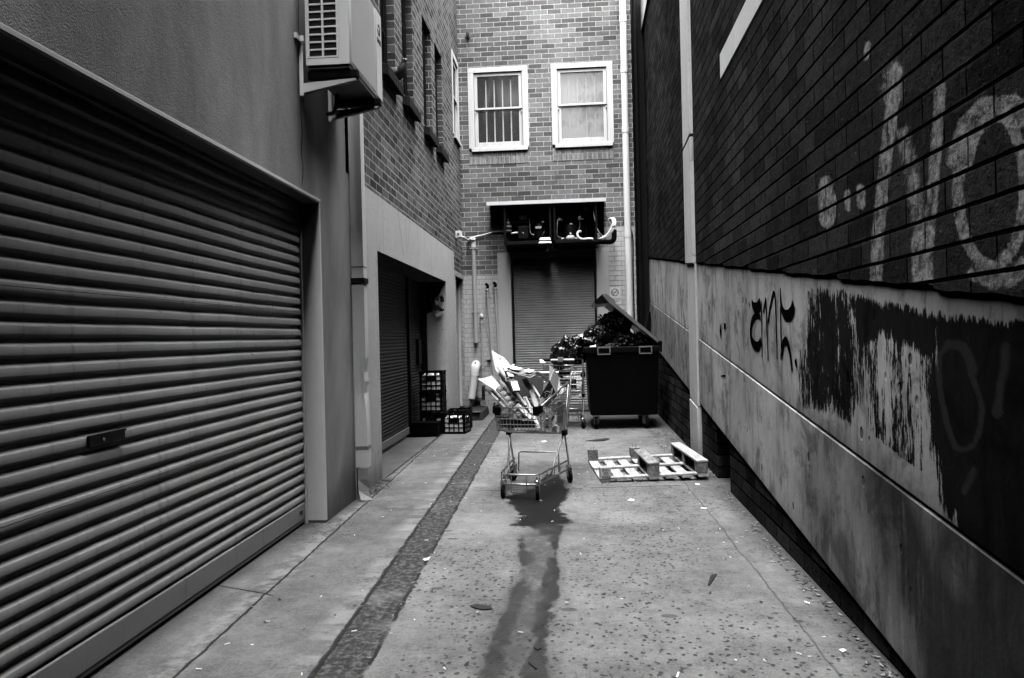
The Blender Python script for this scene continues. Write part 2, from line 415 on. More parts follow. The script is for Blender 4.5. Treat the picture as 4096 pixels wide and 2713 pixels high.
M['wood'] = None
n = NT('raw_pine', .65, .35); x, y, z = n.xyz()
gr = n.noise(n.vec(x*26, y*2.5, z*26), 1.5, 5, .6, .6); kn = n.noise(n.vec(x, y, z), 5, 4, .6)
n.base(n.mix(n.ss(.35, .7, gr), .54, .32)*n.ss(.3, .7, kn, .80, 1.15)); n.bump(gr, .003, .5); M['wood'] = n.m
n = NT('weathered_pine', .7, .3); x, y, z = n.xyz()
gr = n.noise(n.vec(x*22, y*3, z*22), 1.5, 5, .65, 1.); kn = n.noise(n.vec(x, y, z), 7, 4, .6)
n.base(n.mix(n.ss(.35, .65, gr), .36, .15)*n.ss(.3, .7, kn, .6, 1.2)); n.bump(gr, .003, .5); M['wood_old'] = n.m
def card(name, c, var=.12):
    n = NT(name, .75, .3); x, y, z = n.xyz(); a = n.noise(n.vec(x, y, z), 7, 5, .6); b = n.noise(n.vec(x*60, y*8, z*60), 1., 2, .5)
    n.base(c*(1-var)+a*(2*var*c)+(b-.5)*c*.08); n.bump(a, .006, .6); return n.m
M['card_white'] = card('white_card', .72); M['card'] = card('brown_card', .40); M['card_mid'] = card('grey_card', .24, .2)
M['card_dark'] = card('dark_printed_card', .012, .35); M['card_pale'] = card('pale_card', .55); M['pulp'] = card('moulded_pulp', .42, .2)
M['paper'] = card('white_paper', .70); M['leaf'] = card('dry_leaf', .06, .8); M['leaf_pale'] = card('pale_dry_leaf', .22, .6)
# glass: part mirror, part see-through
def glass(name, refl, rough, body):
    n = NT(name, .2, .5); t = n.t; out = t.nodes['Material Output']
    gl = n.new('ShaderNodeBsdfGlossy'); gl.inputs['Roughness'].default_value = rough; tr = n.new('ShaderNodeBsdfTransparent')
    df = n.new('ShaderNodeBsdfDiffuse'); df.inputs['Color'].default_value = (body[0],)*3+(1,)
    x, y, z = n.xyz(); b = n.new('ShaderNodeBump'); b.inputs['Distance'].default_value = .004; b.inputs['Strength'].default_value = .5
    n.put(b.inputs['Height'], n.noise(n.vec(x, y, z), 35, 2, .5)); t.links.new(b.outputs[0], gl.inputs['Normal'])
    m1 = n.new('ShaderNodeMixShader'); m1.inputs[0].default_value = body[1]; t.links.new(tr.outputs[0], m1.inputs[1]); t.links.new(df.outputs[0], m1.inputs[2])
    m2 = n.new('ShaderNodeMixShader'); m2.inputs[0].default_value = refl; t.links.new(m1.outputs[0], m2.inputs[1]); t.links.new(gl.outputs[0], m2.inputs[2])
    t.links.new(m2.outputs[0], out.inputs['Surface']); return n.m
M['glass_dark'] = glass('frosted_pane', .07, .16, (.3, .03)); M['glass_pale'] = glass('pale_frosted_pane', .14, .2, (.92, .16)); M['glass_black'] = glass('dusty_dark_pane', .12, .12, (.2, .1))
n = NT('net_curtain', .9, .2); x, y, z = n.xyz()
a = n.noise(n.vec(x*1., y, z), 2.6, 3, .55, .8); fol = n.noise(n.vec(x*22, y, z*1.2), 1., 3, .5)
n.base(n.ss(.34, .56, a, .26, .72)*(.9+fol*.2)); n.bump(fol, .02, .6); M['curtain'] = n.m
n = NT('dim_interior', .9, .2); x, y, z = n.xyz(); a = n.noise(n.vec(x*1.6, y, z*.5), 1.2, 2, .5, .5); n.base(n.ss(.45, .65, a, .012, .22)); M['interior'] = n.m  # stands for the unlit room, its dimness put into the colour

# ------------------------------------------------------------------ wall builder (grid of cells with openings)
def wall_cells(mb, us, vs, holes, fn, depth):
    us = sorted(set(us) | {h[0] for h in holes} | {h[1] for h in holes}); vs = sorted(set(vs) | {h[2] for h in holes} | {h[3] for h in holes})
    def solid(i, j):
        if i < 0 or j < 0 or i >= len(us)-1 or j >= len(vs)-1: return False
        a, b = (us[i]+us[i+1])/2, (vs[j]+vs[j+1])/2
        return not any(h[0] < a < h[1] and h[2] < b < h[3] for h in holes)
    for i in range(len(us)-1):
        for j in range(len(vs)-1):
            if not solid(i, j): continue
            a, b, c, d = us[i], us[i+1], vs[j], vs[j+1]
            q = [(a, c), (b, c), (b, d), (a, d)]
            mb.face([fn(u, v, 0) for u, v in q]); mb.face([fn(u, v, depth) for u, v in q])
            for (di, dj), (e, f) in {(-1, 0): (q[0], q[3]), (1, 0): (q[1], q[2]), (0, -1): (q[0], q[1]), (0, 1): (q[3], q[2])}.items():
                if not solid(i+di, j+dj): mb.face([fn(*e, 0), fn(*f, 0), fn(*f, depth), fn(*e, depth)])
    bmesh.ops.remove_doubles(mb.bm, verts=mb.bm.verts, dist=1e-5)
    return mb

XL, YB = -1.82, 12.88
# ------------------------------------------------------------------ GROUND
def seg_dist(P, pts):        # distance of N,2 points to a polyline
    d = np.full(len(P), 1e9)
    for a, b in zip(pts, pts[1:]):
        a, b = np.array(a, float), np.array(b, float); ab = b-a; L = max((ab**2).sum(), 1e-9)
        t = np.clip(((P-a) @ ab)/L, 0, 1); d = np.minimum(d, np.sqrt(((P-a-t[:, None]*ab)**2).sum(1)))
    return d
def poly_in(P, poly):
    r = np.zeros(len(P), bool); q = poly[-1]
    for p in poly:
        with np.errstate(divide='ignore', invalid='ignore'):
            c = ((p[1] > P[:, 1]) != (q[1] > P[:, 1])) & (P[:, 0] < (q[0]-p[0])*(P[:, 1]-p[1])/(q[1]-p[1]+1e-12)+p[0])
        r ^= c; q = p
    return r
def grid_obj(name, P, nu, nv, keep, m, parent=None, attrs=None):
    idx = np.arange((nu+1)*(nv+1)).reshape(nu+1, nv+1)
    f = np.stack([idx[:-1, :-1], idx[1:, :-1], idx[1:, 1:], idx[:-1, 1:]], -1).reshape(-1, 4)
    if keep is not None: f = f[keep.reshape(-1)]
    me = bpy.data.meshes.new(name); me.from_pydata(P.tolist(), [], f.tolist())
    for k, a in (attrs or {}).items():
        at_ = me.attributes.new(k, 'FLOAT', 'POINT'); at_.data.foreach_set('value', np.clip(a, 0, 1).astype(np.float32))
    me.materials.append(m); me.update()
    o = bpy.data.objects.new(name, me); COL.objects.link(o)
    if parent is not None: o.parent = parent
    return o
xs = np.concatenate([[-60, -12, -4], np.linspace(-2.6, 1.9, 181), [4, 12, 60]]); ys = np.concatenate([[-60, -20, -6, -1], np.linspace(1.6, 13.4, 395), [16, 25, 80]])
gx, gy = np.meshgrid(xs, ys, indexing='ij'); GP = np.stack([gx.ravel(), gy.ravel(), np.zeros(gx.size)], 1)
G2 = GP[:, :2]
def gpoly(pts): return [tuple(on_ground(u*1.7305, v*1.7305)[:2]) for u, v in pts]
nz = np.array([mnoise.fractal(Vector((p[0]*3, p[1]*2, .5)), 1., 2., 4) for p in GP])
nz2 = np.array([mnoise.fractal(Vector((p[0]*1.1, p[1]*.8, 4.5)), 1., 2., 3) for p in GP])
puddle = gpoly([(1180,1150),(1215,1135),(1245,1128),(1262,1095),(1296,1098),(1308,1140),(1288,1178),(1318,1208),(1284,1212),(1266,1236),(1240,1226),(1176,1216),(1208,1192),(1185,1172)])
dpo = seg_dist(G2, puddle+[puddle[0]]); ins = poly_in(G2, puddle)
wet = np.clip(np.where(ins, .66+dpo*4, .55-dpo*5)+nz*.28, 0, 1)
d1 = seg_dist(G2, gpoly([(1198,1222),(1213,1300),(1206,1340),(1186,1395),(1168,1450),(1152,1520),(1140,1580)])); d2 = seg_dist(G2, gpoly([(1290,1218),(1280,1290),(1276,1330),(1264,1400),(1250,1440),(1240,1500),(1232,1590)]))
nz3 = np.array([mnoise.fractal(Vector((p[0]*7, p[1]*2.2, 9.5)), 1., 2., 5) for p in GP])
wet = np.maximum(wet, np.clip(.72-d1*9+nz*.35+nz3*.4, 0, .75)); wet = np.maximum(wet, np.clip(.82-d2*10+nz*.35+nz3*.35, 0, .85))
dc = seg_dist(G2, gpoly([(1250,1225),(1240,1300),(1225,1380),(1205,1450),(1190,1590)]))
damp = np.clip(1.3-dc*6+nz*.3+nz3*.3, 0, 1)*.95
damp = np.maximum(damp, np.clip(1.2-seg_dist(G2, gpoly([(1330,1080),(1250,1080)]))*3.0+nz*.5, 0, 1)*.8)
wear = np.clip(.40+nz2*1.5+.55*(G2[:, 0] > -.75)*np.clip((6.3-G2[:, 1])/3.0, 0, 1)-.35*(G2[:, 0] < -1.1), 0, 1)
rx = 1.192+.02364*G2[:, 1]
dirt = np.maximum(np.clip(1-(rx-G2[:, 0])/.16, 0, 1), np.clip(1-(G2[:, 0]-XL)/.10+nz*.3, 0, 1)*(G2[:, 1] > 5.3)*(G2[:, 1] < 7))
dirt = np.maximum(dirt, np.clip(1-(YB-G2[:, 1])/.9, 0, 1)*.8)
dirt = np.maximum(dirt, np.clip((G2[:, 1]-9.5)/3.0, 0, .55))
dirt = np.maximum(dirt, np.clip(1-(G2[:, 0]+1.98)/.12+nz*.4, 0, 1)*(G2[:, 1] < 5.3)*.8)
dirt = np.maximum(dirt, np.clip((-1.78-G2[:, 0])*8+.6, 0, .75)*(G2[:, 1] > 6.9)*(G2[:, 1] < 11.2))
g_o = grid_obj('ground', GP, len(xs)-1, len(ys)-1, None, M['ground'], None, dict(wet=wet, damp=damp, wear=wear, dirt=dirt)); g_o['kind'] = 'structure'

# ------------------------------------------------------------------ NEAR LEFT BUILDING
A = thing('rendered_building', 'smooth grey rendered building with a wide ribbed roller door and an air conditioner', 'building', (XL, 3.0, 0))
DY0, DY1, DZ = .7, 5.30, 2.385
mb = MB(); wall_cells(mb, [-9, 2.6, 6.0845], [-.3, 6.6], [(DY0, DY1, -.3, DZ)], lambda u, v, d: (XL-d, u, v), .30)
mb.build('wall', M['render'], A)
mb = MB(); mb.box(-6, XL, -12, 3.1, 6.62, 17); mb.build('added_shade_block', M['render'], A)  # unseen mass added overhead to shade the near end of the alley
mb = MB(); mb.box(-2.2, -2.12, DY0-.2, 6.0, -.2, 6.5); mb.build('backing_wall', M['acdark'], A)
# wide roller door
def slats(mb, x, y0, y1, z0, z1, P, prof, dents=0):
    zs = []; k = 0
    while z0+k*P < z1-1e-6:
        zs += [(x+px, min(z0+k*P+pz*P, z1)) for px, pz in prof]; k += 1
    zs.append((x, z1))
    ny = dents or 1; ysub = np.linspace(y0, y1, ny+1)
    def pt(x_, y_, z_):
        if not dents: return (x_, y_, z_)
        a = mnoise.fractal(Vector((y_*1.6, z_*1.2, 3.)), 1., 2., 3); b = mnoise.noise(Vector((y_*5., z_*9., 7.))); c = mnoise.noise(Vector((y_*.7, z_*2.2, 11.)))
        return (x_+a*.004+max(0, b-.35)*-.012, y_, z_+a*.0022+c*.003*(z1-z_ > .02)*(z_-z0 > .02))
    for (xa, za), (xb, zb) in zip(zs, zs[1:]):
        if zb-za < 1e-6 and abs(xa-xb) < 1e-6: continue
        for q0, q1 in zip(ysub, ysub[1:]):
            mb.face([pt(xa, q0, za), pt(xa, q1, za), pt(xb, q1, zb), pt(xb, q0, zb)])
    bmesh.ops.remove_doubles(mb.bm, verts=mb.bm.verts, dist=1e-5)
RIB = [(0, 0), (.0, .11), (.003, .14), (.011, .22), (.0195, .32), (.0225, .38), (.023, .46), (.023, .74), (.0215, .79), (.0125, .90), (.004, .965), (.001, .99)]
XD = -1.985
door = MB(); slats(door, XD, DY0, DY1-.035, .155, DZ+.2, .0762, RIB, 64)
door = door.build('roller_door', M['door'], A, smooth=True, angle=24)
door['label'] = 'wide ribbed grey roller door'
mb = MB(); mb.box(XD-.01, XD+.026, DY0, DY1-.05, .045, .165, .006); mb.box(XD-.008, XD+.020, DY0, DY1-.05, .022, .043, .003); mb.build('bottom_rail', M['door_rail'], door)
mb = MB(); mb.box(XD-.01, XD+.012, DY0, DY1-.04, .0, .022); mb.build('rubber_seal', M['rubber'], door)
hp = on_left(340, 1768, XD+.02); hq = on_left(490, 1735, XD+.02)
mb = MB(); zc = (hp.z+hq.z)/2
mb.box(XD+.026, XD+.034, hp.y, hq.y, zc-.024, zc+.024, .003); mb.box(XD+.034, XD+.040, hp.y, hq.y, zc+.016, zc+.024, .001); mb.box(XD+.034, XD+.040, hp.y, hp.y+.008, zc-.024, zc+.016, .001)
h = mb.build('lock_handle', M['blackgloss'], door); mb = MB(); mb.lathe([(.008, 0), (.008, .004), (.005, .006)], 14, 'x', (XD+.034, hp.y*.62+hq.y*.38, zc-.004)); mb.build('key_barrel', M['midmetal'], h)
for zz in (.155+8*.0762-.002, .155+19*.0762-.002):
    mb = MB(); mb.box(XD+.026, XD+.0285, DY0, DY1-.06, zz-.030, zz-.0275); mb.build('slat_seam', M['darkmetal'], door)
mb = MB(); rr = random.Random(4)
for u, v in ((1012, 1165), (1110, 1180), (1000, 1205), (1100, 1222), (1010, 1265), (1098, 1262)):
    mb = MB()
    for k in range(7):
        p = on_left(u+rr.uniform(-14, 16), v+rr.uniform(-9, 9), XD+.0265); w = rr.uniform(.006, .02); hh = rr.uniform(.002, .008)
        mb.face([(p.x, p.y, p.z), (p.x, p.y+w, p.z+rr.uniform(-.004, .004)), (p.x, p.y+w*.8, p.z+hh), (p.x, p.y+w*.1, p.z+hh*.8)])
    mb.build('sticker_residue', M['ink'], door)

mb = MB(); p = on_left(1206, 2050, XD+.027); mb.box(p.x, p.x+.002, p.y-.035, p.y+.02, p.z-.012, p.z+.014); mb.build('maker_plate', M['ink'], door)
mb = MB(); mb.box(-2.0, XL+.004, DY1-.003, DY1+.002, .02, DZ-.004); mb.box(XL-.012, XL+.006, DY1+.0022, DY1+.022, .02, DZ-.004, .002); mb.build('door_jamb', M['white_metal'], A)
mb = MB(); mb.box(-2.03, -1.992, DY1-.032, DY1-.004, 0, DZ+.1); mb.box(-1.975, -1.952, DY1-.022, DY1-.004, 0, DZ-.004, .002); mb.build('guide_rail', M['white_metal'], A)
mb = MB(); mb.box(XL-.10, XL+.006, DY0-.1, DY1+.02, DZ-.004, DZ+.004, .001); mb.box(XL+.002, XL+.010, DY0-.1, DY1+.02, DZ+.004, DZ+.026, .002); mb.build('lintel_flashing', M['white_metal'], A)
mb = MB(); mb.box(-2.11, -1.99, DY0-.2, DY1+.2, DZ+.02, DZ+.5); mb.build('door_housing', M['acdark'], A)

# ------------------------------------------------------------------ FAR LEFT BRICK BUILDING
B = thing('brick_building', 'dark brick building with pale concrete doorway, dark shutter and narrow barred windows', 'building', (XL, 9.5, 0))
WIN = [(7.30, 7.93, 4.20, 5.66), (8.30, 8.92, 4.20, 5.66), (9.54, 10.16, 4.20, 5.66), (10.46, 11.06, 4.20, 5.66), (12.10, 12.80, 4.74, 6.20)]
PZ0, PZ1, PY0, PY1 = 2.22, 2.77, 6.95, 10.98
mb = MB(); wall_cells(mb, [6.085, 11.84, 14.], [PZ1, 2.39, 0, 9.4], WIN+[(6.0, 11.84, 0, PZ1), (11.84, 14, 0, 2.39)], lambda u, v, d: (XL-d, u, v), .24)
mb.build('brick_wall', M['brick_left'], B)
mb = MB(); wall_cells(mb, [6.085, 11.835], [0, PZ1-.003], [(PY0, PY1, 0, PZ0)], lambda u, v, d: (XL+.006-d, u, v), .42)
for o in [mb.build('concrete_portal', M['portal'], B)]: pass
SH = [(0, 0), (.003, .08), (.009, .3), (.0105, .5), (.009, .7), (.003, .92)]
XS = -2.215
mb = MB(); slats(mb, XS, PY0-.2, 9.93, .14, 2.5, .043, SH); sh = mb.build('roller_shutter', M['shutter'], B, smooth=True, angle=40)
mb = MB(); mb.box(XS-.02, XS+.018, PY0-.2, 9.93, .05, .14, .004); mb.build('bottom_rail', M['midmetal'], sh)
mb = MB(); slats(mb, XS-.01, 10.0, PY1+.1, .06, 2.5, .043, SH); mb.build('side_shutter', M['shutter'], B, smooth=True, angle=40)
mb = MB(); mb.box(XS-.03, XS+.05, 9.93, 10.0, 0, 2.3, .005); mb.build('shutter_post', M['darkmetal'], B)
mb = MB(); mb.box(XS-.0, XS+.05, 10.55, 10.75, .98, 1.35, .008); mb.build('lock_box', M['darkmetal'], B)
mb = MB(); mb.box(XS-.06, XS+.095, PY1-.05, PY1-.004, 0, PZ0-.004); mb.build('guide_rail', M['darkmetal'], B)
mb = MB(); mb.box(-2.62, -2.55, 6.0, 14, 0, 9); mb.build('backing_wall', M['acdark'], B)
# doorway next to the back wall
mb = MB(); mb.box(XL-.15, XL-.10, 11.84, 12.86, .0, 2.386); mb.build('recessed_door', M['jamb'], B)
mb = MB(); mb.box(XL-.10, XL-.055, 12.80, 12.862, .15, 2.38, .004); mb.box(XL-.10, XL-.06, 11.96, 12.02, .15, 2.38, .004); mb.build('door_frame', M['white_wood'], B)
mb = MB(); mb.box(XL-.2, XL+.004, 11.845, 11.95, 0.0, 2.386); mb.build('painted_pier', M['painted_brick'], B)
mb = MB(); mb.box(XL-.16, XL+.010, 11.845, 12.872, 2.392, 2.475, .004); mb.build('door_lintel', M['portal'], B)
for k, (y0, y1, z0, z1) in enumerate(WIN[:4]):
    f = MB(); xg = XL-.12
    for a, b, c, d in ((y0, y0+.045, z0, z1), (y1-.045, y1, z0, z1), (y0+.045, y1-.045, z0, z0+.05), (y0+.045, y1-.045, z1-.05, z1), ((y0+y1)/2-.02, (y0+y1)/2+.02, z0+.05, z1-.05)):
        f.box(xg-.03, xg+.03, a, b, c, d, .004)
    for zz in (z0+.48, z0+.97): f.box(xg-.026, xg+.034, y0+.045, (y0+y1)/2-.02, zz, zz+.03); f.box(xg-.026, xg+.034, (y0+y1)/2+.02, y1-.045, zz, zz+.03)
    f = f.build('window', M['darkmetal'], B)
    mb = MB(); mb.box(xg-.012, xg-.006, y0+.03, y1-.03, z0+.03, z1-.03); mb.build('pane', M['glass_black'], f)
    mb = MB()
    for yb in np.linspace(y0+.09, y1-.09, 5): mb.tube([(xg+.05, yb, z0), (xg+.05, yb, z1)], .007, 6)
    mb.build('security_bar', M['darkmetal'], f)
    mb = MB(); nb = 8
    for i in range(nb):
        a = y0-.03+(y1-y0+.06)*i/nb; b = y0-.03+(y1-y0+.06)*(i+1)/nb-.010; j = rnd.uniform(-.004, .004)
        mb.hexa([(XL-.09, a, z0-.105+j), (XL+.085, a, z0-.165+j), (XL+.085, b, z0-.165+j), (XL-.09, b, z0-.105+j)],
                [(XL-.09, a, z0+j), (XL+.085, a, z0-.055+j), (XL+.085, b, z0-.055+j), (XL-.09, b, z0+j)], .006)
    mb.box(XL-.085, XL+.07, y0-.028, y1+.02, z0-.13, z0-.07)
    mb.build('brick_sill', M['sillbrick'], f)
def sash_window(par, O, ax, W, H, pane_m, back_m, bars=True):
    # O lower-left outer corner, ax 'x' or 'y' run of the width, wall normal towards the alley
    def bx(mb, a, b, c, d, p0, p1, bev=.004):   # a..b along width, c..d height, p depth towards viewer
        if ax == 'x': mb.box(O[0]+a, O[0]+b, O[1]-p1, O[1]-p0, O[2]+c, O[2]+d, bev)
        else: mb.box(O[0]+p0, O[0]+p1, O[1]+a, O[1]+b, O[2]+c, O[2]+d, bev)
    f = MB(); cs = .105*W/1.08
    bx(f, 0, cs, .05, H-.09, -.06, .012); bx(f, W-cs, W, .05, H-.09, -.06, .012)
    bx(f, .0, W, H-.09, H, -.06, .014); bx(f, .05, W-.02, -.012, .048, -.06, .045); bx(f, .02, W-.03, .049, .075, -.06, .02)
    f = f.build('window', M['white_wood'], par)
    s = MB(); i0, i1, mid = cs+.006, W-cs-.006, H*.5
    for a, b, c, d, p in ((i0, i0+.055, mid+.03, H-.095, -.012), (i1-.055, i1, mid+.03, H-.095, -.012), (i0+.055, i1-.055, H-.155, H-.095, -.012), (i0, i1, mid-.005, mid+.03, -.008),
                          (i0, i0+.06, .08, mid-.02, -.03), (i1-.06, i1, .08, mid-.02, -.03), (i0+.06, i1-.06, .08, .165, -.03), (i0, i1, mid-.03, mid-.006, -.028)):
        bx(s, a, b, c, d, p-.025, p, .003)
    for e in (i0, i1-.02): bx(s, e, e+.02, mid-.065, mid-.03, -.03, -.002, .003)
    s.build('sash', M['white_wood'], f)
    g_ = MB(); bx(g_, i0+.05, i1-.05, mid+.02, H-.15, -.032, -.028, 0); bx(g_, i0+.055, i1-.055, .15, mid-.02, -.052, -.048, 0); g_.build('pane', pane_m, f)
    if bars:
        b_ = MB()
        for k in range(4):
            t = i0+.055+(i1-i0-.11)*(.2+.2*k); bx(b_, t-.011, t+.011, .10, H-.20, -.098, -.08, .003)
        b_.build('security_bar', M['white'], f)
    k_ = MB(); bx(k_, cs-.02, W-cs+.02, .03, H-.06, -.15, -.125, 0); k_.build('pane_backing', back_m, f)  # backing sheet behind the panes, coloured as dim room and as curtain
    return f
y0, y1, z0, z1 = WIN[4]
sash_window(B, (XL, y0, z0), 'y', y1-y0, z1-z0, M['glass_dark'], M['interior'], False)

# ------------------------------------------------------------------ BACK BRICK BUILDING
K = thing('brick_building', 'grey brick building across the alley end with two white sash windows and a shutter', 'building', (-.3, YB, 0))
BW = [(-1.655, -.585, 4.665, 6.15), (-.175, .905, 4.675, 6.15)]
RX0, RX1, RZ = -.95, .535, 2.86
mb = MB(); wall_cells(mb, [-2.4, 1.235], [0, 9.6], BW+[(RX0-.01, RX1+.01, 0, RZ)], lambda u, v, d: (u, YB+d, v), .28)
mb.build('brick_wall', M['brick_back'], K)
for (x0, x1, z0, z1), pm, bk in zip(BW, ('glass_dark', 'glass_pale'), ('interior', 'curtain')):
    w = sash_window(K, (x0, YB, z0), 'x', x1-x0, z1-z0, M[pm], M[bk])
    mb = MB()
    for k in range(13):
        a = x0+.0+(x1-x0)*k/13; j = rnd.uniform(0, .003)
        mb.box(a, a+(x1-x0)/13-.010, YB-.006-j, YB+.05, z0-.235, z0-.014, .003)
    mb.build('brick_sill', M['brick_soldier'], w)
mb = MB(); mb.M = Matrix(((0, 1, 0, 0), (-1, 0, 0, 0), (0, 0, 1, 0), (0, 0, 0, 1)))
# slats() works along y facing +x; rotate so it runs along x facing -y
slats(mb, -(YB+.14), RX0-.02, RX1+.02, .12, RZ+.15, .0435, [(0, 0), (.004, .06), (.011, .3), (.0125, .5), (.011, .72), (.004, .94)])
rs = mb.build('roller_shutter', M['shutter2'], K, smooth=True, angle=40)
mb = MB(); mb.box(RX0-.02, RX1+.02, YB+.11, YB+.15, .02, .12, .004); mb.build('bottom_rail', M['midmetal'], rs)
mb = MB(); mb.box(RX0-.02, RX1+.02, YB+.02, YB+.1, RZ-.11, RZ+.05, .004); mb.build('shutter_housing', M['darkmetal'], K)
mb = MB(); mb.box(RX0-.004, RX0+.028, YB+.02, YB+.13, .02, RZ-.11, .002); mb.box(RX1-.028, RX1+.004, YB+.02, YB+.13, .02, RZ-.11, .002); mb.build('guide_rail', M['darkmetal'], K)
for a, b, zt in ((-1.195, RX0-.012, 2.85), (RX1+.012, .765, 2.83)):
    mb = MB(); mb.box(a, b, YB-.035, YB-.002, .0, zt, .004); mb.lathe([(.008, 0), (.008, .004)], 8, 'y', ((a+b)/2-.02, YB-.038, 2.35)); mb.build('jamb_panel', M['jamb'], K)
mb = MB(); mb.box(-2.4, 3.0, YB+.35, YB+.4, 0, 9.4); mb.build('backing_wall', M['acdark'], K)
mb = MB(); mb.box(-2.1, XL-.002, YB-.012, YB-.002, .15, 2.386); mb.build('painted_return', M['painted_brick'], K)

# ------------------------------------------------------------------ RIGHT BLOCK WALL
TH = -math.atan(.02364)
R = thing('block_wall', 'tall dark block wall with a sloping stained concrete band and spray paint', 'wall', (1.192, 0, 0), TH)
RM = world(R)
cs_ = .1075; bl_ = .29
topz = lambda s: 1.205+.117*s
grvz = lambda s: .40+.115*s
botz = lambda s: -.24+.112*s
def wall_px(s, z, x=0):
    P = np.stack([np.full(s.size, x), s.ravel(), z.ravel()], 1)
    Pw = P @ np.array(RM.to_3x3()).T + np.array(RM.translation)
    px, dep = project(Pw); return P, px, dep
def c2(pts): return [(2500+x*.7015, y*.7015) for x, y in pts]
def c3(pts): return [(2500+x*.7015, 900+y*.7015) for x, y in pts]
# upper blockwork, near half: fine grid carrying the sprayed letters
s0, s1 = 2*bl_*-10, 2*bl_*14
ss_ = np.arange(1.16, 8.13, bl_/20); zz_ = np.arange(13*cs_, 44*cs_+1e-6, cs_/8)
def edge(s_):
    tz = topz(s_); return tz-.012-.012*(tz/cs_ % 1.)+.004*np.sin(s_*9.3)*np.sin(s_*23.1+1)
gs, gz = np.meshgrid(ss_, zz_, indexing='ij'); below = gz < edge(gs); gz = np.maximum(gz, edge(gs)); P, px, dep = wall_px(gs, gz, -.014)
vis = dep > .3
strokes = [(c2([(1545,395),(1520,640),(1488,900),(1462,1150),(1440,1380),(1432,1600)]), 17, 14), (c2([(1535,395),(1520,560)]), 24, 40),
           (c2([(1798,490),(1790,640),(1768,900),(1752,1150),(1735,1350),(1712,1600)]), 17, 9), (c2([(1590,760),(1640,1000),(1670,1250),(1690,1450),(1705,1590)]), 16, 34),
           (c2([(1690,1380),(1700,1590)]), 34, 14), (c2([(1150,1040),(1140,1150),(1150,1260)]), 15, 20), (c2([(1160,1290),(1185,1230),(1192,1150),(1170,1060)]), 7, 8),
           (c2([(1268,1100),(1268,1185)]), 8, 8), (c2([(1345,1075),(1345,1170)]), 10, 12), (c2([(1385,250),(1370,330)]), 5, 10),
           ([(3836, 640), (3880, 510), (3950, 440), (4050, 432), (4150, 480)], 42, 18), ([(3905, 1095), (3980, 1130), (4050, 1105), (4100, 1060)], 24, 16)]
ring = [(3966+134*math.cos(t), 752-310*math.sin(t)) for t in np.linspace(0, 2*math.pi, 44)]
strokes.append((ring, 18, 9))
sp = np.zeros(len(P))
for pts, w, soft in strokes:
    d = seg_dist(px, [(a, b) for a, b in pts]); k = np.clip(1-(d-w)/soft, 0, 1)
    sp = np.maximum(sp, k*(.5 if soft > 32 else .95))
sp[~vis] = 0
nu, nv = len(ss_)-1, len(zz_)-1
cen_s = (ss_[:-1]+ss_[1:])/2; cen_z = (zz_[:-1]+zz_[1:])/2
row = np.floor(cen_z/cs_).astype(int)
keep = ~(below[:-1, :-1] & below[1:, :-1] & below[1:, 1:] & below[:-1, 1:])
LZ0, LZ1, LS = 32*cs_, 34*cs_, 6.15
keep &= ~((cen_s[:, None] < LS) & (cen_z[None, :] > LZ0) & (cen_z[None, :] < LZ1))
up = grid_obj('blockwork', P, nu, nv, keep, M['block'], R, dict(spray=sp))
sol = up.modifiers.new('thickness', 'SOLIDIFY'); sol.thickness = .14; sol.offset = 1
# rest of the upper blockwork
def bstep(mb, sa, sb, x=-.014):
    s = sa
    while s < sb-1e-6:
        e = min(s+bl_*.5, sb); ra, rb_ = float(edge(s)), float(edge(e-1e-4))
        mb.hexa([(x, s, ra), (x+.16, s, ra), (x+.16, e, rb_), (x, e, rb_)], [(x, s, 64*cs_), (x+.16, s, 64*cs_), (x+.16, e, 64*cs_), (x, e, 64*cs_)]); s = e
ue = float(ss_[-1])
mb = MB(); bstep(mb, ue, 15.2)
mb.box(-.014, .13, -12, float(ss_[0]), 13*cs_, 64*cs_); mb.box(-.014, .13, float(ss_[0]), ue, float(zz_[-1]), 64*cs_)
o = mb.build('blockwork', M['block'], R, local=True)
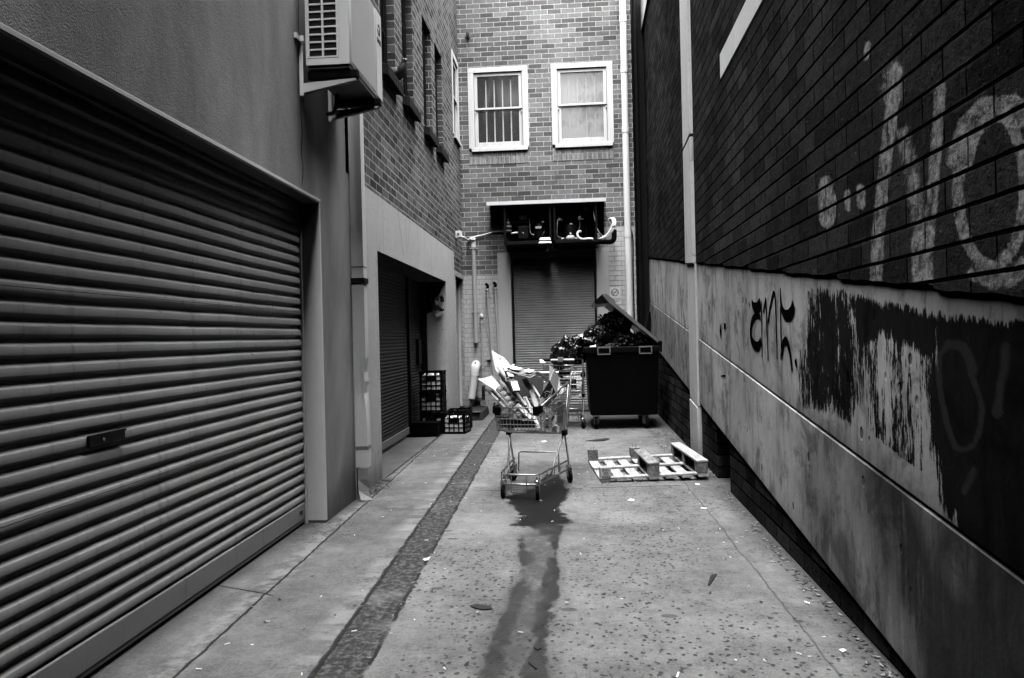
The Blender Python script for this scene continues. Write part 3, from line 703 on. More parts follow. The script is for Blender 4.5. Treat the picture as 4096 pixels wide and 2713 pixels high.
# concrete bands: fine grid near, coarse far
bs_ = np.concatenate([np.linspace(-12, 1.2, 6)[:-1], np.arange(1.2, 8.0, .0145), np.linspace(8.0, 15.2, 120)])
tt = np.linspace(0, 1, 90)
def band(name, zlo, zhi, x, key):
    gs, gt = np.meshgrid(bs_, tt, indexing='ij'); gz = zlo(gs)*(1-gt)+zhi(gs)*gt
    P, px, dep = wall_px(gs, gz, x); vis = dep > .3
    nn_ = np.array([mnoise.fractal(Vector((p[1]*2.2, p[2]*1.6, 1.)), 1., 2., 3) for p in P])
    bk = np.zeros(len(P)); sc = np.zeros(len(P)); gr = np.zeros(len(P))
    if key == 'up':
        pA = c3([(1035,385),(1080,362),(1230,370),(1300,395),(1335,425),(1330,1010),(1290,1130),(1150,1060),(1000,1040),(985,820),(1035,600)])
        pB = c3([(1230,375),(1490,440),(1830,500),(2600,600),(2600,900),(1700,760),(1480,640),(1330,700)])
        pC = c3([(1725,640),(1830,500),(2600,590),(2600,2400),(2100,2000),(1790,1600),(1735,1300),(1718,900)])
        pD = c3([(1330,640),(1725,640),(1740,1450),(1500,1270),(1290,1080)])
        for pl, inn, edge in ((pA, .74, 50), (pB, .92, 50), (pC, 1.05, 60), (pD, .45, 40)):
            d = seg_dist(px, pl+[pl[0]]); i_ = poly_in(px, pl)
            bk = np.maximum(bk, np.where(i_, np.minimum(inn, .5+(inn-.5)*np.minimum(d/edge, 1)), np.clip(.45-d/edge*.6, 0, 1)*(inn > .5)))
        bk = np.clip(bk+nn_*.10, 0, 1)
        for pts, w, soft in [(c3([(1905,672),(1845,682),(1795,740),(1785,830),(1800,960),(1835,1130),(1880,1265),(1930,1285),(1990,1255),(2028,1160),(2036,1040),(2005,930),(1965,830)]), 9, 10),
                             (c3([(1850,680),(1920,690),(1965,760),(1985,830)]), 14, 18), (c3([(2170,690),(2165,800),(2140,930),(2120,1080)]), 10, 24), (c3([(2110,1060),(2140,1075)]), 12, 6), (c3([(1990,1400),(1935,1520)]), 8, 20)]:
            sc = np.maximum(sc, np.clip(1-(seg_dist(px, pts)-w)/soft, 0, 1)*.75)
        gr = np.clip((2.6-P[:, 1])/1.5, 0, 1)
        gr = np.maximum(gr, np.clip(.55-(P[:, 2]-grvz(P[:, 1]))/.30, 0, 1)*np.clip((6.5-P[:, 1])/3, .1, 1))
    else:
        gr = np.clip((4.6-P[:, 1])/2.0+nn_*.5, 0, 1)
        gr = np.maximum(gr, np.clip(.6-(P[:, 2]-botz(P[:, 1]))/.25, 0, 1)*.5)
        gr = np.maximum(gr, np.clip((P[:, 1]-7.8)/.5, 0, .45))
    for a in (bk, sc): a[~vis] = 0
    o = grid_obj(name, P, len(bs_)-1, len(tt)-1, None, M['band'], R, dict(black=bk, scrawl=sc, grime=gr))
    m_ = o.modifiers.new('thickness', 'SOLIDIFY'); m_.thickness = .15; m_.offset = 1
    return o
band('concrete_band', lambda s: grvz(s)+.018, lambda s: topz(s)+.10, 0., 'up')
band('concrete_band', lambda s: botz(s), grvz, -.008, 'low')
mb = MB(); mb.hexa([(.02, -12, grvz(-12)-.05), (.12, -12, grvz(-12)-.05), (.12, 15.2, grvz(15.2)-.05), (.02, 15.2, grvz(15.2)-.05)], [(.02, -12, grvz(-12)+.08), (.12, -12, grvz(-12)+.08), (.12, 15.2, grvz(15.2)+.08), (.02, 15.2, grvz(15.2)+.08)]); mb.build('groove_liner', M['step'], R, local=True)
# lower blockwork with the small dark opening
mb = MB()
def lowseg(a, b):
    mb.hexa([(.012, a, -.2), (.14, a, -.2), (.14, b, -.2), (.012, b, -.2)], [(.012, a, botz(a)+.05), (.14, a, botz(a)+.05), (.14, b, botz(b)+.05), (.012, b, botz(b)+.05)])
lowseg(1.3, 6.27); lowseg(6.87, 15.2)
mb.build('lower_blockwork', M['block_low'], R, local=True)
mb = MB(); mb.box(.35, .45, 6.0, 7.2, -.1, 1.); mb.box(.141, .35, 6.15, 6.265, -.1, 1.); mb.box(.141, .35, 6.875, 7.1, -.1, 1.); mb.build('opening_lining', M['block_low'], R, local=True)
# pale vertical strip
PS0, PS1 = 7.72, 8.25
def pil(mb, z0, z1, dz0=0, dz1=0, x=-.05, a=PS0, b=PS1):
    mb.hexa([(x, a, z0), (.02, a, z0), (.02, b, z0+dz0), (x, b, z0+dz0)], [(x, a, z1), (.02, a, z1), (.02, b, z1+dz1), (x, b, z1+dz1)], .004)
mb = MB(); pil(mb, 3.43, 64*cs_, -.02); pil(mb, 2.08, 3.40, .05, -.02); pil(mb, .58, 2.075, .06, .05, -.030); pil(mb, -.1, .57, 0, .05, -.036)
mb.build('pilaster', M['pilaster'], R, local=True)
mb = MB(); mb.box(-.022, .10, -12, LS, LZ0+.004, LZ1-.004, .004); mb.build('ledge', M['fascia'], R, local=True)
mb = MB(); mb.box(-.05, .12, 8.6, 15.2, 63.2*cs_, 68*cs_, .01); mb.build('parapet_fascia', M['fascia'], R, local=True)
mb = MB(); mb.box(-.014, 4, -12, 4.2, 64*cs_+.01, 20); mb.build('added_shade_block', M['block_low'], R, local=True)  # added out of view, keeps light off the near door opposite
mb = MB(); mb.box(.13, .5, -12, 15.2, 4.0, 64*cs_); mb.build('backing_wall', M['acdark'], R, local=True)
# spray tag (ribbons of paint just proud of the band)
def Rpt(u, v, x):
    o, d = RM.inverted() @ CAM, RM.to_3x3().transposed() @ ray(u, v); return o+d*((x-o.x)/d.x)
mb = MB()
def ribbon(pts, w0, w1=None, x=-.003):
    w1 = w1 or w0; Q = [Rpt(u, v, x) for u, v in pts]; Q = spline(Q, 7); N = len(Q); L = []
    for i, q in enumerate(Q):
        t = (Q[min(i+1, N-1)]-Q[max(i-1, 0)]).normalized(); nn_ = Vector((0, -t.z, t.y)); f = i/(N-1); w = (w0*(1-f)+w1*f)*(.55+.45*math.sin(math.pi*min(1, max(0, f*.9+.05)))**.5)
        L.append((q+nn_*w, q-nn_*w))
    for (a, b), (c, d) in zip(L, L[1:]):
        mb.face([a, b, d, c])
for pts, a, b in [(c3([(772,525),(748,515),(726,545),(717,600),(722,655),(740,686),(760,690),(776,660)]), .024, .040), (c3([(776,432),(779,560),(781,755)]), .014, .011),
                  (c3([(722,430),(732,462),(752,474),(772,446)]), .02, .055), (c3([(688,415),(692,450)]), .012, .012), (c3([(707,440),(710,465)]), .012, .012),
                  (c3([(788,500),(797,450),(803,430),(806,520),(811,650),(816,775)]), .018, .012), (c3([(815,560),(828,470),(845,392),(856,420),(862,580),(867,765)]), .018, .013),
                  (c3([(885,358),(887,420),(893,470),(908,508),(930,516),(950,495),(962,450)]), .012, .05), (c3([(886,465),(889,620),(894,772)]), .014, .011),
                  (c3([(893,745),(902,680),(918,660),(934,700),(945,760),(953,832)]), .03, .02), (c3([(972,765),(978,810)]), .025, .015)]:
    ribbon(pts, a, b)
for q in ([(2880,1305),(2884,1290),(2886,1330),(2884,1360),(2878,1325)], [(2895,1292),(2904,1294),(2903,1318),(2896,1316)], [(2876,1490),(2884,1502),(2900,1498),(2900,1483),(2902,1507),(2886,1508)]):
    x_ = -.003 if q[0][1] < 1400 else -.0115
    mb.face([Rpt(u, v, x_) for u, v in q])
mb.build('spray_tag', plain('black_spray_paint', .003, .9, .0, var=.5, scale=30), R, local=True)
# unseen block added behind the camera to shut out low sky light
o = thing('low_sky_blocker', 'plain unseen block added behind the viewpoint to cut off low sky', 'building', (0, -9, 0))
mb = MB(); mb.box(-30, 30, -14, -9, 0, 13); mb.build('wall', M['portal'], o)
# dark wall that closes the gap beyond
o = thing('rear_wall', 'black wall closing the narrow gap beside the grey brick building', 'wall', (2.2, 15.4, 0))
mb = MB(); mb.box(.9, 4.5, 15.4, 15.6, 0, 8.15); mb.build('wall', M['step'], o)
mb = MB(); mb.tube([(1.32, 13.0, 0), (1.32, 13.0, 7.7)], .04, 10); tag(mb.build('drain_pipe', M['darkmetal']), 'black pipe in the dark gap beyond the white downpipe', 'pipe')

# ------------------------------------------------------------------ AIR CONDITIONER
AC = thing('air_conditioner', 'pale outdoor air conditioning unit on wall brackets above the square downpipe', 'air conditioner', (-1.6, 5.3, 3.25))
ax0, ax1, ay0, ay1, az0, az1 = -1.755, -1.445, 4.92, 5.80, 3.26, 3.97
mb = MB(); mb.box(ax0, ax1, ay0+.012, ay1, az0, az1, .016); body = mb.build('casing', M['ac'], AC, smooth=True, angle=30)
gx0, gx1, gz0, gz1 = ax0+.018, ax0+.225, az0+.055, az1-.03
mb = MB(); mb.box(ax0+.002, ax1-.015, ay0+.0115, ay0+.0125, az0+.003, az1-.01)
def grille(mb):
    nx, nz_ = 2, 12; xs_ = np.linspace(gx0, gx1, nx+1); zs_ = np.linspace(gz0, gz1, nz_+1)
    for i, a in enumerate(xs_): mb.box(a-.008, a+.008, ay0, ay0+.012, gz0-.008, gz1+.008, .003)
    for j, c in enumerate(zs_):
        for i in range(nx): mb.box(xs_[i]+.008, xs_[i+1]-.008, ay0+.001, ay0+.012, c-.0065, c+.0065, .002)
mb.bm.clear(); grille(mb); mb.build('side_grille', M['ac'], AC)
mb = MB(); mb.box(gx0, gx1, ay0+.0085, ay0+.0118, gz0, gz1); mb.build('grille_core', M['acdark'], AC)
mb = MB()
for a, b, c, d in ((ax0, gx0-.009, az0, az1), (gx1+.009, ax1-.004, az0, az1), (gx0-.009, gx1+.009, az0, gz0-.009)): mb.box(a, b, ay0+.002, ay0+.0115, c, d, .002)
mb.box(ax1-.055, ax1-.050, ay0-.001, ay0+.002, az0+.02, az1); mb.build('end_panel', M['ac'], AC)
mb = MB()
for k in range(46):
    yy = ay0+.05+k*.0138; mb.box(ax1-.001, ax1+.004, yy, yy+.0065, az0+.03, az1-.02)
mb.build('front_grille', M['ac'], AC)
mb = MB(); mb.box(ax1-.001, ax1+.007, ay1-.17, ay1-.006, az0+.012, az1-.012, .004); fp = mb.build('front_panel', M['ac'], AC)
RF = Matrix.Translation((ax1+.0085, ay1-.09, az1-.245)) @ Matrix(((0, 0, 1, 0), (1, 0, 0, 0), (0, 1, 0, 0), (0, 0, 0, 1)))
mb = MB(); mb.text('GREE', .052, RF, .002); mb.build('lettering', M['ink'], fp); mb = MB()
C0 = (ax1+.008, ay1-.09, az1-.155)
for k in range(26):
    if 10 <= k <= 12: continue
    a, b = 2*math.pi*k/26, 2*math.pi*(k+1)/26
    mb.face([(C0[0], C0[1]+r_*math.cos(t_), C0[2]+1.1*r_*math.sin(t_)) for r_, t_ in ((.022, a), (.043, a), (.043, b), (.022, b))])
mb.box(C0[0], C0[0]+.001, C0[1]+.002, C0[1]+.012, C0[2]-.02, C0[2]+.006)
mb.build('maker_emblem', M['ink'], fp)
mb = MB(); mb.box(ax1+.007, ax1+.0085, ay1-.135, ay1-.12, az0+.10, az1-.36); mb.build('energy_sticker', M['white'], fp)
mb = MB(); mb.box(ax0+.01, ax1-.01, ay0+.02, ay1-.02, az0-.022, az0-.001, .004); mb.build('base_tray', M['midmetal'], AC)
for yy in (4.985, 5.60):
    mb = MB(); mb.box(XL+.002, XL+.012, yy-.025, yy+.025, 3.07, 3.46, .002); mb.box(XL+.012, XL+.03, yy-.025, yy-.019, 3.07, 3.46)
    mb.hexa([(XL+.012, yy-.02, 3.085), (XL+.40, yy-.02, 3.16), (XL+.40, yy+.02, 3.16), (XL+.012, yy+.02, 3.085)], [(XL+.012, yy-.02, 3.155), (XL+.40, yy-.02, 3.178), (XL+.40, yy+.02, 3.178), (XL+.012, yy+.02, 3.155)], .003)
    b_ = mb.build('bracket', M['ac'], AC); mb = MB(); mb.lathe([(.007, 0), (.007, .005)], 8, 'x', (XL+.012, yy, 3.11)); mb.lathe([(.007, 0), (.007, .005)], 8, 'x', (XL+.012, yy, 3.42)); mb.build('bolt', M['midmetal'], b_)
    mb = MB(); mb.box(XL+.06, XL+.415, yy-.03, yy+.03, 3.180, 3.236, .008); mb.build('rubber_foot', M['rubber'], AC)
mb = MB(); mb.tube(spline([(XL+.02, 5.48, 3.10), (XL+.07, 5.48, 3.105), (XL+.10, 5.47, 3.16), (XL+.11, 5.46, 3.24)], 6), .016, 10); mb.build('drain_hose', M['darkmetal'], AC)
mb = MB(); mb.box(XL+.002, XL+.02, 4.87, 4.99, 3.435, 3.475, .002); mb.box(XL+.0205, XL+.05, 4.93, 4.945, 3.435, 3.475, .002); mb.build('wall_rail', M['ac'], AC)

# ------------------------------------------------------------------ DOWNPIPES AND PIPES
D1 = thing('downpipe', 'dented square pale downpipe between the rendered wall and concrete doorway', 'downpipe', (-1.765, 6.14, 0))
mb = MB(); px0, px1, py0, py1 = XL+.003, -1.712, 6.085, 6.19
secs = [(.27, 0, 0), (.36, 0, 0), (.62, .002, .004), (.78, .010, .012), (.90, .024, .022), (1.0, .014, .020), (1.08, .020, .012), (1.2, .004, .004), (1.35, 0, 0), (1.8, 0, 0), (3.0, 0, 0), (6.6, 0, 0)]
rings = []
for z_, dx, dy in secs:
    j = [(px0, py0+dy*.2), (px0+.055, py0+dy), (px1-dx, py0+dy*.6), (px1-dx*1.3, (py0+py1)/2), (px1-dx*.4, py1), (px0, py1)]
    rings.append([mb.v((a, b, z_)) for a, b in j])
for ra, rb in zip(rings, rings[1:]):
    for k in range(6): mb.bm.faces.new((ra[k], ra[(k+1) % 6], rb[(k+1) % 6], rb[k]))
mb.build('pipe', M['white_metal'], D1)
mb = MB(); mb.box(XL-.02, px1+.012, 6.068, 6.195, 1.84, 1.885, .004); mb.build('strap', M['bracket'], D1)
mb = MB(); mb.box(px0, px1+.001, 6.0835, 6.193, 1.975, 1.985); mb.box(px0, px1+.001, 6.0835, 6.193, .42, .45); mb.build('rust_band', M['midmetal'], D1)
f_ = MB(); Q = [(-1.80, 6.09, .26), (-1.795, 6.07, .17), (-1.785, 6.04, .08), (-1.75, 5.98, .012)]
for (a, b) in zip(Q, Q[1:]): f_.sheet([a, (a[0]+.085, a[1]-.0, a[2]), (b[0]+.085+.015*(b[2] < .1), b[1]+.03*(b[2] < .1), b[2]), b], .002)
f_.build('torn_shoe', M['midmetal'], D1)
D2 = thing('downpipe', 'tall round white downpipe beside the sash window with the pale curtain', 'downpipe', (1.10, YB-.08, 0))
mb = MB(); px_, py_ = 1.10, YB-.085; mb.lathe([(.0575, 0.02), (.0575, 9.0)], 24, 'z', (px_, py_, 0)); mb.build('pipe', M['pipe_white'], D2, smooth=True, angle=40)
for zz in (3.16, 4.98, 6.02, 6.9):
    mb = MB(); mb.lathe([(.0577, -.12), (.0635, -.118), (.0635, .0), (.0577, .004)], 24, 'z', (px_, py_, zz)); mb.build('socket', M['pipe_white'], D2, smooth=True, angle=40)
mb = MB(); mb.tube(spline([(1.03, YB-.04, 3.33), (1.12, YB-.02, 3.24), (1.19, YB-.02, 3.05), (1.185, YB-.018, 2.4), (1.19, YB-.018, .1)], 8), .012, 8); tag(mb.build('cable', M['black'], None, True), 'black cable running down the wall right behind the tall white downpipe', 'cable')
def vpipe(name, lab, x, r, z0, z1, cap=None, col='pipe_grey', dx=0):
    t = thing(name, lab, 'pipe', (x, YB-.05, z0)); y_ = YB-r-.012
    mb = MB(); mb.tube([(x+dx, y_, z0), (x, y_, z1)], r, 14); mb.build('pipe', M[col], t, True, angle=40)
    mb = MB()
    for zz in np.linspace(z0+.3*(z1-z0), z1-.12, 2): mb.box(x-r-.03, x+r+.03, YB-.012, YB-.002, zz-.012, zz+.012); mb.box(x-r-.006, x+r+.006, y_-r-.004, YB-.012, zz-.011, zz+.011, .002)
    mb.build('clip', M[col], t)
    if cap == 'ball': mb = MB(); mb.lathe([(r*1.3, -.05), (r*1.35, 0), (r*1.2, .03), (.005, .045)], 14, 'z', (x, y_, z1)); mb.build('cap', M['pipe_white'], t, True)
    if cap == 'boot': mb = MB(); mb.lathe([(r*1.5, -.012), (r*1.6, 0), (r*1.2, .02)], 14, 'z', (x, y_, z1)); mb.build('flange', M['pipe_grey'], t); mb = MB(); mb.tube(spline([(x, y_, z1+.015), (x+.01, y_, z1+.07), (x-.025, y_-.02, z1+.11)], 4), r*.95, 10); mb.build('rubber_boot', M['rubber'], t)
    if cap == 'elbow': mb = MB(); mb.tube(spline([(x, y_, z1-.10), (x, y_, z1), (x, y_-.03, z1+.05)], 4), r*1.12, 14); mb.lathe([(r*.55, 0), (r*.55, .006)], 14, 'y', (x, y_-.062, z1+.05)); mb.build('elbow', M['pipe_white'], t, True, angle=45)
    return t
vpipe('wall_pipe', 'thickest grey wall pipe, cut off above the floor below the white cable', -1.612, .040, 1.27, 3.06, 'elbow', dx=.01)
vpipe('wall_pipe', 'short thin pipe with rounded cap, left of two taller black-topped pipes', -1.50, .022, .42, 1.74, 'ball')
tp = vpipe('wall_pipe', 'tall pipe with black rubber top, left one of the pair beside shutter', -1.385, .026, .45, 2.20, 'boot', dx=.09)
mb = MB(); mb.tube(spline([(-1.395, YB-.02, 2.17), (-1.43, YB-.02, 2.0), (-1.42, YB-.02, 1.6), (-1.375, YB-.02, 1.2), (-1.36, YB-.02, .5)], 6), .010, 6); mb.build('thin_hose', M['pipe_grey'], tp)
vpipe('wall_pipe', 'tall pipe with black rubber top, right one of the pair beside shutter', -1.245, .026, .45, 2.22, 'boot', dx=.06)
E1 = thing('drain_elbow', 'fat pale drain pipe with rounded elbow leaning from wall onto dark step', 'pipe', (-1.6, YB-.15, .15))
pt = [at(1885, 1597, YB-.22), at(1893, 1540, YB-.16), at(1899, 1490, YB-.11)]
mb = MB(); mb.tube([pt[0], pt[1], pt[2]], .068, 18); mb.build('pipe', M['pipe_grey'], E1, True, angle=40)
mb = MB(); c_ = pt[2]; mb.tube(spline([c_-Vector((.003, 0, .03)), c_+Vector((.004, 0, .03)), c_+Vector((.012, .02, .10)), c_+Vector((.015, .14, .14))], 6), .080, 18); mb.tube([c_+Vector((-.004, 0, -.05)), c_+Vector((-.001, 0, -.01))], .084, 18); mb.build('elbow', M['pipe_white'], E1, True, angle=50)
mb = MB(); mb.lathe([(.018, 0), (.018, .004)], 12, 'y', at(1902, 1452, YB-.19)); mb.build('vent_hole', M['acdark'], E1)
W1 = thing('water_valve', 'dark water valve with round grey disc low on the wall by the step', 'valve', (-1.45, YB-.1, .1))
c_ = at(1932, 1613, YB-.2); mb = MB(); mb.tube(spline([(c_.x, YB, c_.z+.28), (c_.x, YB-.1, c_.z+.25), (c_.x-.01, YB-.12, c_.z), (c_.x-.12, YB-.12, c_.z+.06), (c_.x-.13, YB, c_.z+.08)], 6), .028, 10); mb.lathe([(.06, -.05), (.075, 0), (.06, .07)], 16, 'x', (c_.x-.06, YB-.13, c_.z+.02)); mb.build('valve_body', M['darkmetal'], W1, True)
mb = MB(); mb.lathe([(.052, 0), (.052, .02), (.04, .03)], 18, 'y', (c_.x, YB-.2, c_.z)); mb.build('disc', M['midmetal'], W1)
mb = MB(); mb.tube([(c_.x-.02, YB-.02, c_.z+.2), (c_.x-.02, YB-.02, c_.z+.55)], .02, 8); mb.build('riser', M['pipe_grey'], W1)
T1 = thing('concrete_step', 'low dark concrete step in the far left corner', 'step', (-1.62, 12.4, 0))
mb = MB(); mb.hexa([(XL+.004, 11.75, 0), (-1.40, 11.85, 0), (-1.40, YB-.004, 0), (XL+.004, YB-.004, 0)], [(XL+.004, 11.75, .135), (-1.42, 11.87, .135), (-1.42, YB-.004, .135), (XL+.004, YB-.004, .135)], .012); mb.build('step', M['step'], T1)
mb = MB(); mb.box(-1.80, -1.44, 11.80, 11.98, .136, .14, .001); mb.build('worn_edge', M['step_top'], T1)
S1 = thing('wall_tap', 'small dark tap stub high on the brick wall above left sash window', 'tap', (-1.6, YB, 6.6)); c_ = at(1873, 142, YB)
mb = MB(); mb.lathe([(.05, 0), (.05, .02)], 14, 'y', (c_.x, YB-.021, c_.z)); mb.build('flange', M['midmetal'], S1); mb = MB(); mb.tube([(c_.x, YB-.02, c_.z), (c_.x, YB-.10, c_.z), (c_.x, YB-.12, c_.z-.06)], .022, 10); mb.build('spout', M['darkmetal'], S1)
# cable box and the white cable to the plant
J = thing('junction_box', 'small white cable box on the left brick wall near the corner', 'junction box', (XL, 12.45, 3.1)); c_ = on_left(1835, 942, XL+.05)
mb = MB(); mb.hexa([(XL+.001, c_.y-.06, c_.z-.05), (XL+.11, c_.y-.06, c_.z-.03), (XL+.11, c_.y+.03, c_.z-.03), (XL+.001, c_.y+.03, c_.z-.05)], [(XL+.001, c_.y-.06, c_.z+.07), (XL+.10, c_.y-.06, c_.z+.07), (XL+.10, c_.y+.03, c_.z+.07), (XL+.001, c_.y+.03, c_.z+.07)], .006); mb.build('box', M['white'], J)
mb = MB(); mb.lathe([(.017, 0), (.017, .003)], 12, 'y', (XL+.05, c_.y-.064, c_.z+.015)); mb.build('knockout', M['acdark'], J)
pts = [at(1852, 948, 12.45), at(1868, 958, 12.7), at(1874, 961, YB-.03), at(1882, 953, YB-.03), at(1900, 948, YB-.03), at(1935, 940, YB-.03), at(1975, 929, YB-.03), at(2000, 924, YB-.04), at(2016, 926, YB-.06)]
mb = MB(); mb.tube(spline(pts, 6), .017, 8); tag(mb.build('cable', M['pipe_white'], None, True), 'white cable sagging from the cable box to the plant under the awning', 'cable')

# ------------------------------------------------------------------ AWNING AND REFRIGERATION PLANT
Aw = thing('awning', 'flat black awning with a bright white front edge over the plant', 'awning', (-.3, YB, 3.65))
yf = 12.36; wl, wr = -1.315, .715
mb = MB(); mb.hexa([(wl+.08, yf+.02, 3.61), (wr-.01, yf+.02, 3.61), (wr-.01, YB-.002, 3.66), (wl+.08, YB-.002, 3.66)], [(wl+.0, yf+.02, 3.655), (wr, yf+.02, 3.655), (wr, YB-.002, 3.72), (wl, YB-.002, 3.72)], .003); mb.build('roof_sheet', M['black'], Aw)
mb = MB(); mb.box(wl, wr, yf, yf+.02, 3.605, 3.663, .002); mb.build('front_edge', M['white'], Aw)
mb = MB(); mb.prism([(wl+.10, YB-.002, 3.62), (wl+.10, yf+.06, 3.60), (wl+.10, YB-.002, 3.42)], (.02, 0, 0)); mb.prism([(wr-.05, YB-.002, 3.62), (wr-.05, yf+.06, 3.60), (wr-.05, YB-.002, 3.2)], (.02, 0, 0)); mb.build('side_bracket', M['black'], Aw)
mb = MB(); mb.box(wl+.3, wr-.02, YB-.03, YB-.004, 2.99, 3.60); mb.build('back_board', M['black'], Aw)
Q1 = lambda x, y, d=12.6: at(1960+x*.2365, 780+y*.2365, d)   # point on the plant, from a zoom of it
def plant(lab, x0, x1):
    t = thing('condensing_unit', lab, 'refrigeration unit', ((x0+x1)/2, 12.6, 2.95))
    mb = MB()
    for xa in (x0, x1-.035):
        for ya in (12.42, YB-.05): mb.box(xa, xa+.035, ya, ya+.035, 2.93, 3.6, .003)
    mb.box(x0, x1, 12.42, 12.455, 2.935, 2.985, .003); mb.box(x0, x1, YB-.05, YB-.015, 2.935, 2.985, .003)
    mb.box(x0+.036, x1-.036, 12.47, YB-.06, 2.94, 2.965); mb.build('frame', M['darkmetal'], t); return t
p = plant('black refrigeration unit with a square motor box and gauge line under the awning', -1.03, -.22)
a_, b_ = Q1(478, 750, 12.55), Q1(650, 530, 12.55)
mb = MB(); mb.box(a_.x, b_.x, 12.5, 12.72, a_.z, b_.z, .012)
for k in range(9): zz = a_.z+.06+k*.018; mb.box(b_.x-.004, b_.x+.006, 12.52, 12.70, zz, zz+.007)
mb.build('motor_box', M['darkmetal'], p); c_ = Q1(550, 632, 12.49); mb = MB(); mb.tube([c_, c_+Vector((.012, 0, -.004)), c_+Vector((.016, 0, -.02))], .006, 6); mb.build('switch', M['white'], p)
def compressor(par, u0, u1, vt, vb):
    a, b = Q1(u0, vb), Q1(u1, vt); r = (b.x-a.x)/2; c = ((a.x+b.x)/2, 12.62, a.z)
    mb = MB(); h = b.z-a.z; mb.lathe([(r*.9, 0), (r, .02), (r, h*.72), (r*.92, h*.86), (r*.6, h*.97), (.01, h)], 22, 'z', c); mb.build('compressor', M['darkmetal'], par, True, angle=50)
compressor(p, 745, 920, 470, 745)
mb = MB(); c0 = Q1(822, 545, 12.5); mb.box(c0.x-.052, c0.x+.04, c0.y, c0.y+.003, c0.z-.02, c0.z-.008); mb.box(c0.x-.052, c0.x+.05, c0.y, c0.y+.003, c0.z-.004, c0.z+.014); mb.build('white_tag', M['white'], p)
a_, b_ = Q1(495, 410, 12.66), Q1(612, 345, 12.66); mb = MB(); mb.box(a_.x, b_.x, 12.66, 12.74, a_.z, b_.z, .004); cb = mb.build('control_box', M['pipe_grey'], p); mb = MB()
for e in (.02, .08): mb.box(a_.x+e, a_.x+e+.02, 12.657, 12.66, a_.z+.018, b_.z-.014)
mb.build('display', M['ink'], cb)
mb = MB(); mb.tube(spline([Q1(365, 790), Q1(345, 700), Q1(345, 520), Q1(400, 470), Q1(560, 465), Q1(900, 465)], 6), .022, 10); mb.build('insulated_pipe', M['rubber'], p, True)
mb = MB(); mb.tube(spline([Q1(368, 655, 12.48), Q1(400, 643, 12.47), Q1(470, 640, 12.48)], 4), .016, 10); mb.build('white_hose', M['pipe_white'], p, True)
c_ = Q1(312, 570, 12.5); mb = MB(); mb.lathe([(.02, -.09), (.055, -.07), (.055, .07), (.02, .09)], 16, 'z', c_); mb.build('filter_drier', M['darkmetal'], p, True, angle=40)
mb = MB(); mb.lathe([(.056, .02), (.058, .035), (.056, .05)], 16, 'z', c_); mb.lathe([(.056, -.05), (.058, -.04), (.056, -.03)], 16, 'z', c_); mb.build('band', M['midmetal'], p)
mb = MB(); mb.tube([c_+Vector((-.005, 0, .09)), Q1(308, 480, 12.5), Q1(306, 345, 12.6)], .005, 6); mb.lathe([(.022, -.006), (.022, .006)], 14, 'y', Q1(307, 466, 12.49)); mb.build('gauge_line', M['midmetal'], p)
mb = MB(); mb.tube(spline([Q1(660, 395), Q1(672, 500, 12.56), Q1(680, 610, 12.54), Q1(700, 660, 12.5), Q1(730, 680, 12.5)], 6), .007, 6); mb.tube(spline([Q1(920, 620, 12.5), Q1(895, 655, 12.49), Q1(895, 700, 12.5)], 5), .006, 6); mb.tube([Q1(705, 672, 12.49), Q1(745, 680, 12.49)], .018, 8); mb.tube([Q1(875, 458, 12.5), Q1(915, 457, 12.5)], .016, 8); mb.build('copper_line', M['midmetal'], p, True)
mb = MB()
for k in range(3): mb.tube(spline([Q1(275+18*k, 640), Q1(290+16*k, 700, 12.52), Q1(285+14*k, 760, 12.5), Q1(310+10*k, 800, 12.5)], 5), .011, 8)
mb.build('hose', M['rubber'], p, True)
fl = thing('flood_light', 'white ribbed lamp hanging under the plant above the shutter', 'lamp', (-.2, 12.42, 2.9)); a_, b_ = Q1(852, 770, 12.40), Q1(1015, 720, 12.40)
mb = MB(); mb.hexa([(a_.x-.015, 12.34, a_.z), (b_.x+.012, 12.34, a_.z), (b_.x+.012, 12.44, a_.z), (a_.x-.015, 12.44, a_.z)], [(a_.x, 12.36, b_.z), (b_.x, 12.36, b_.z), (b_.x, 12.44, b_.z), (a_.x, 12.44, b_.z)], .004); mb.build('housing', M['pipe_white'], fl)
a2, b2 = Q1(822, 822, 12.36), Q1(1048, 785, 12.36)
mb = MB(); mb.hexa([(a2.x, 12.30, a2.z), (b2.x, 12.30, a2.z), (b2.x, 12.42, a2.z), (a2.x, 12.42, a2.z)], [(a2.x+.02, 12.32, b2.z), (b2.x-.02, 12.32, b2.z), (b2.x-.02, 12.42, b2.z), (a2.x+.02, 12.42, b2.z)], .003); mb.build('reflector', M['white'], fl)
mb = MB()
for k in range(15): xx = a2.x+.02+k*(b2.x-a2.x-.04)/14; mb.box(xx-.003, xx+.003, 12.33, 12.42, b2.z+.002, a_.z-.001)
mb.build('cooling_fins', M['darkmetal'], fl)
mb = MB(); c_ = Q1(990, 860, 12.42); mb.tube([(c_.x+.02, 12.44, c_.z+.06), (c_.x-.03, 12.42, c_.z-.09)], .016, 6); mb.build('bracket', M['midmetal'], fl)
p = plant('black refrigeration unit ringed by a thick black pipe loop under the awning', -.18, .56)
compressor(p, 1265, 1465, 480, 745)
c_ = Q1(1362, 648, 12.47); mb = MB(); mb.box(c_.x-.014, c_.x+.014, 12.47, 12.474, c_.z-.016, c_.z+.016); c_ = Q1(1372, 488, 12.5); mb.box(c_.x-.025, c_.x+.02, 12.5, 12.51, c_.z-.008, c_.z+.012); mb.build('white_tag', M['white'], p)
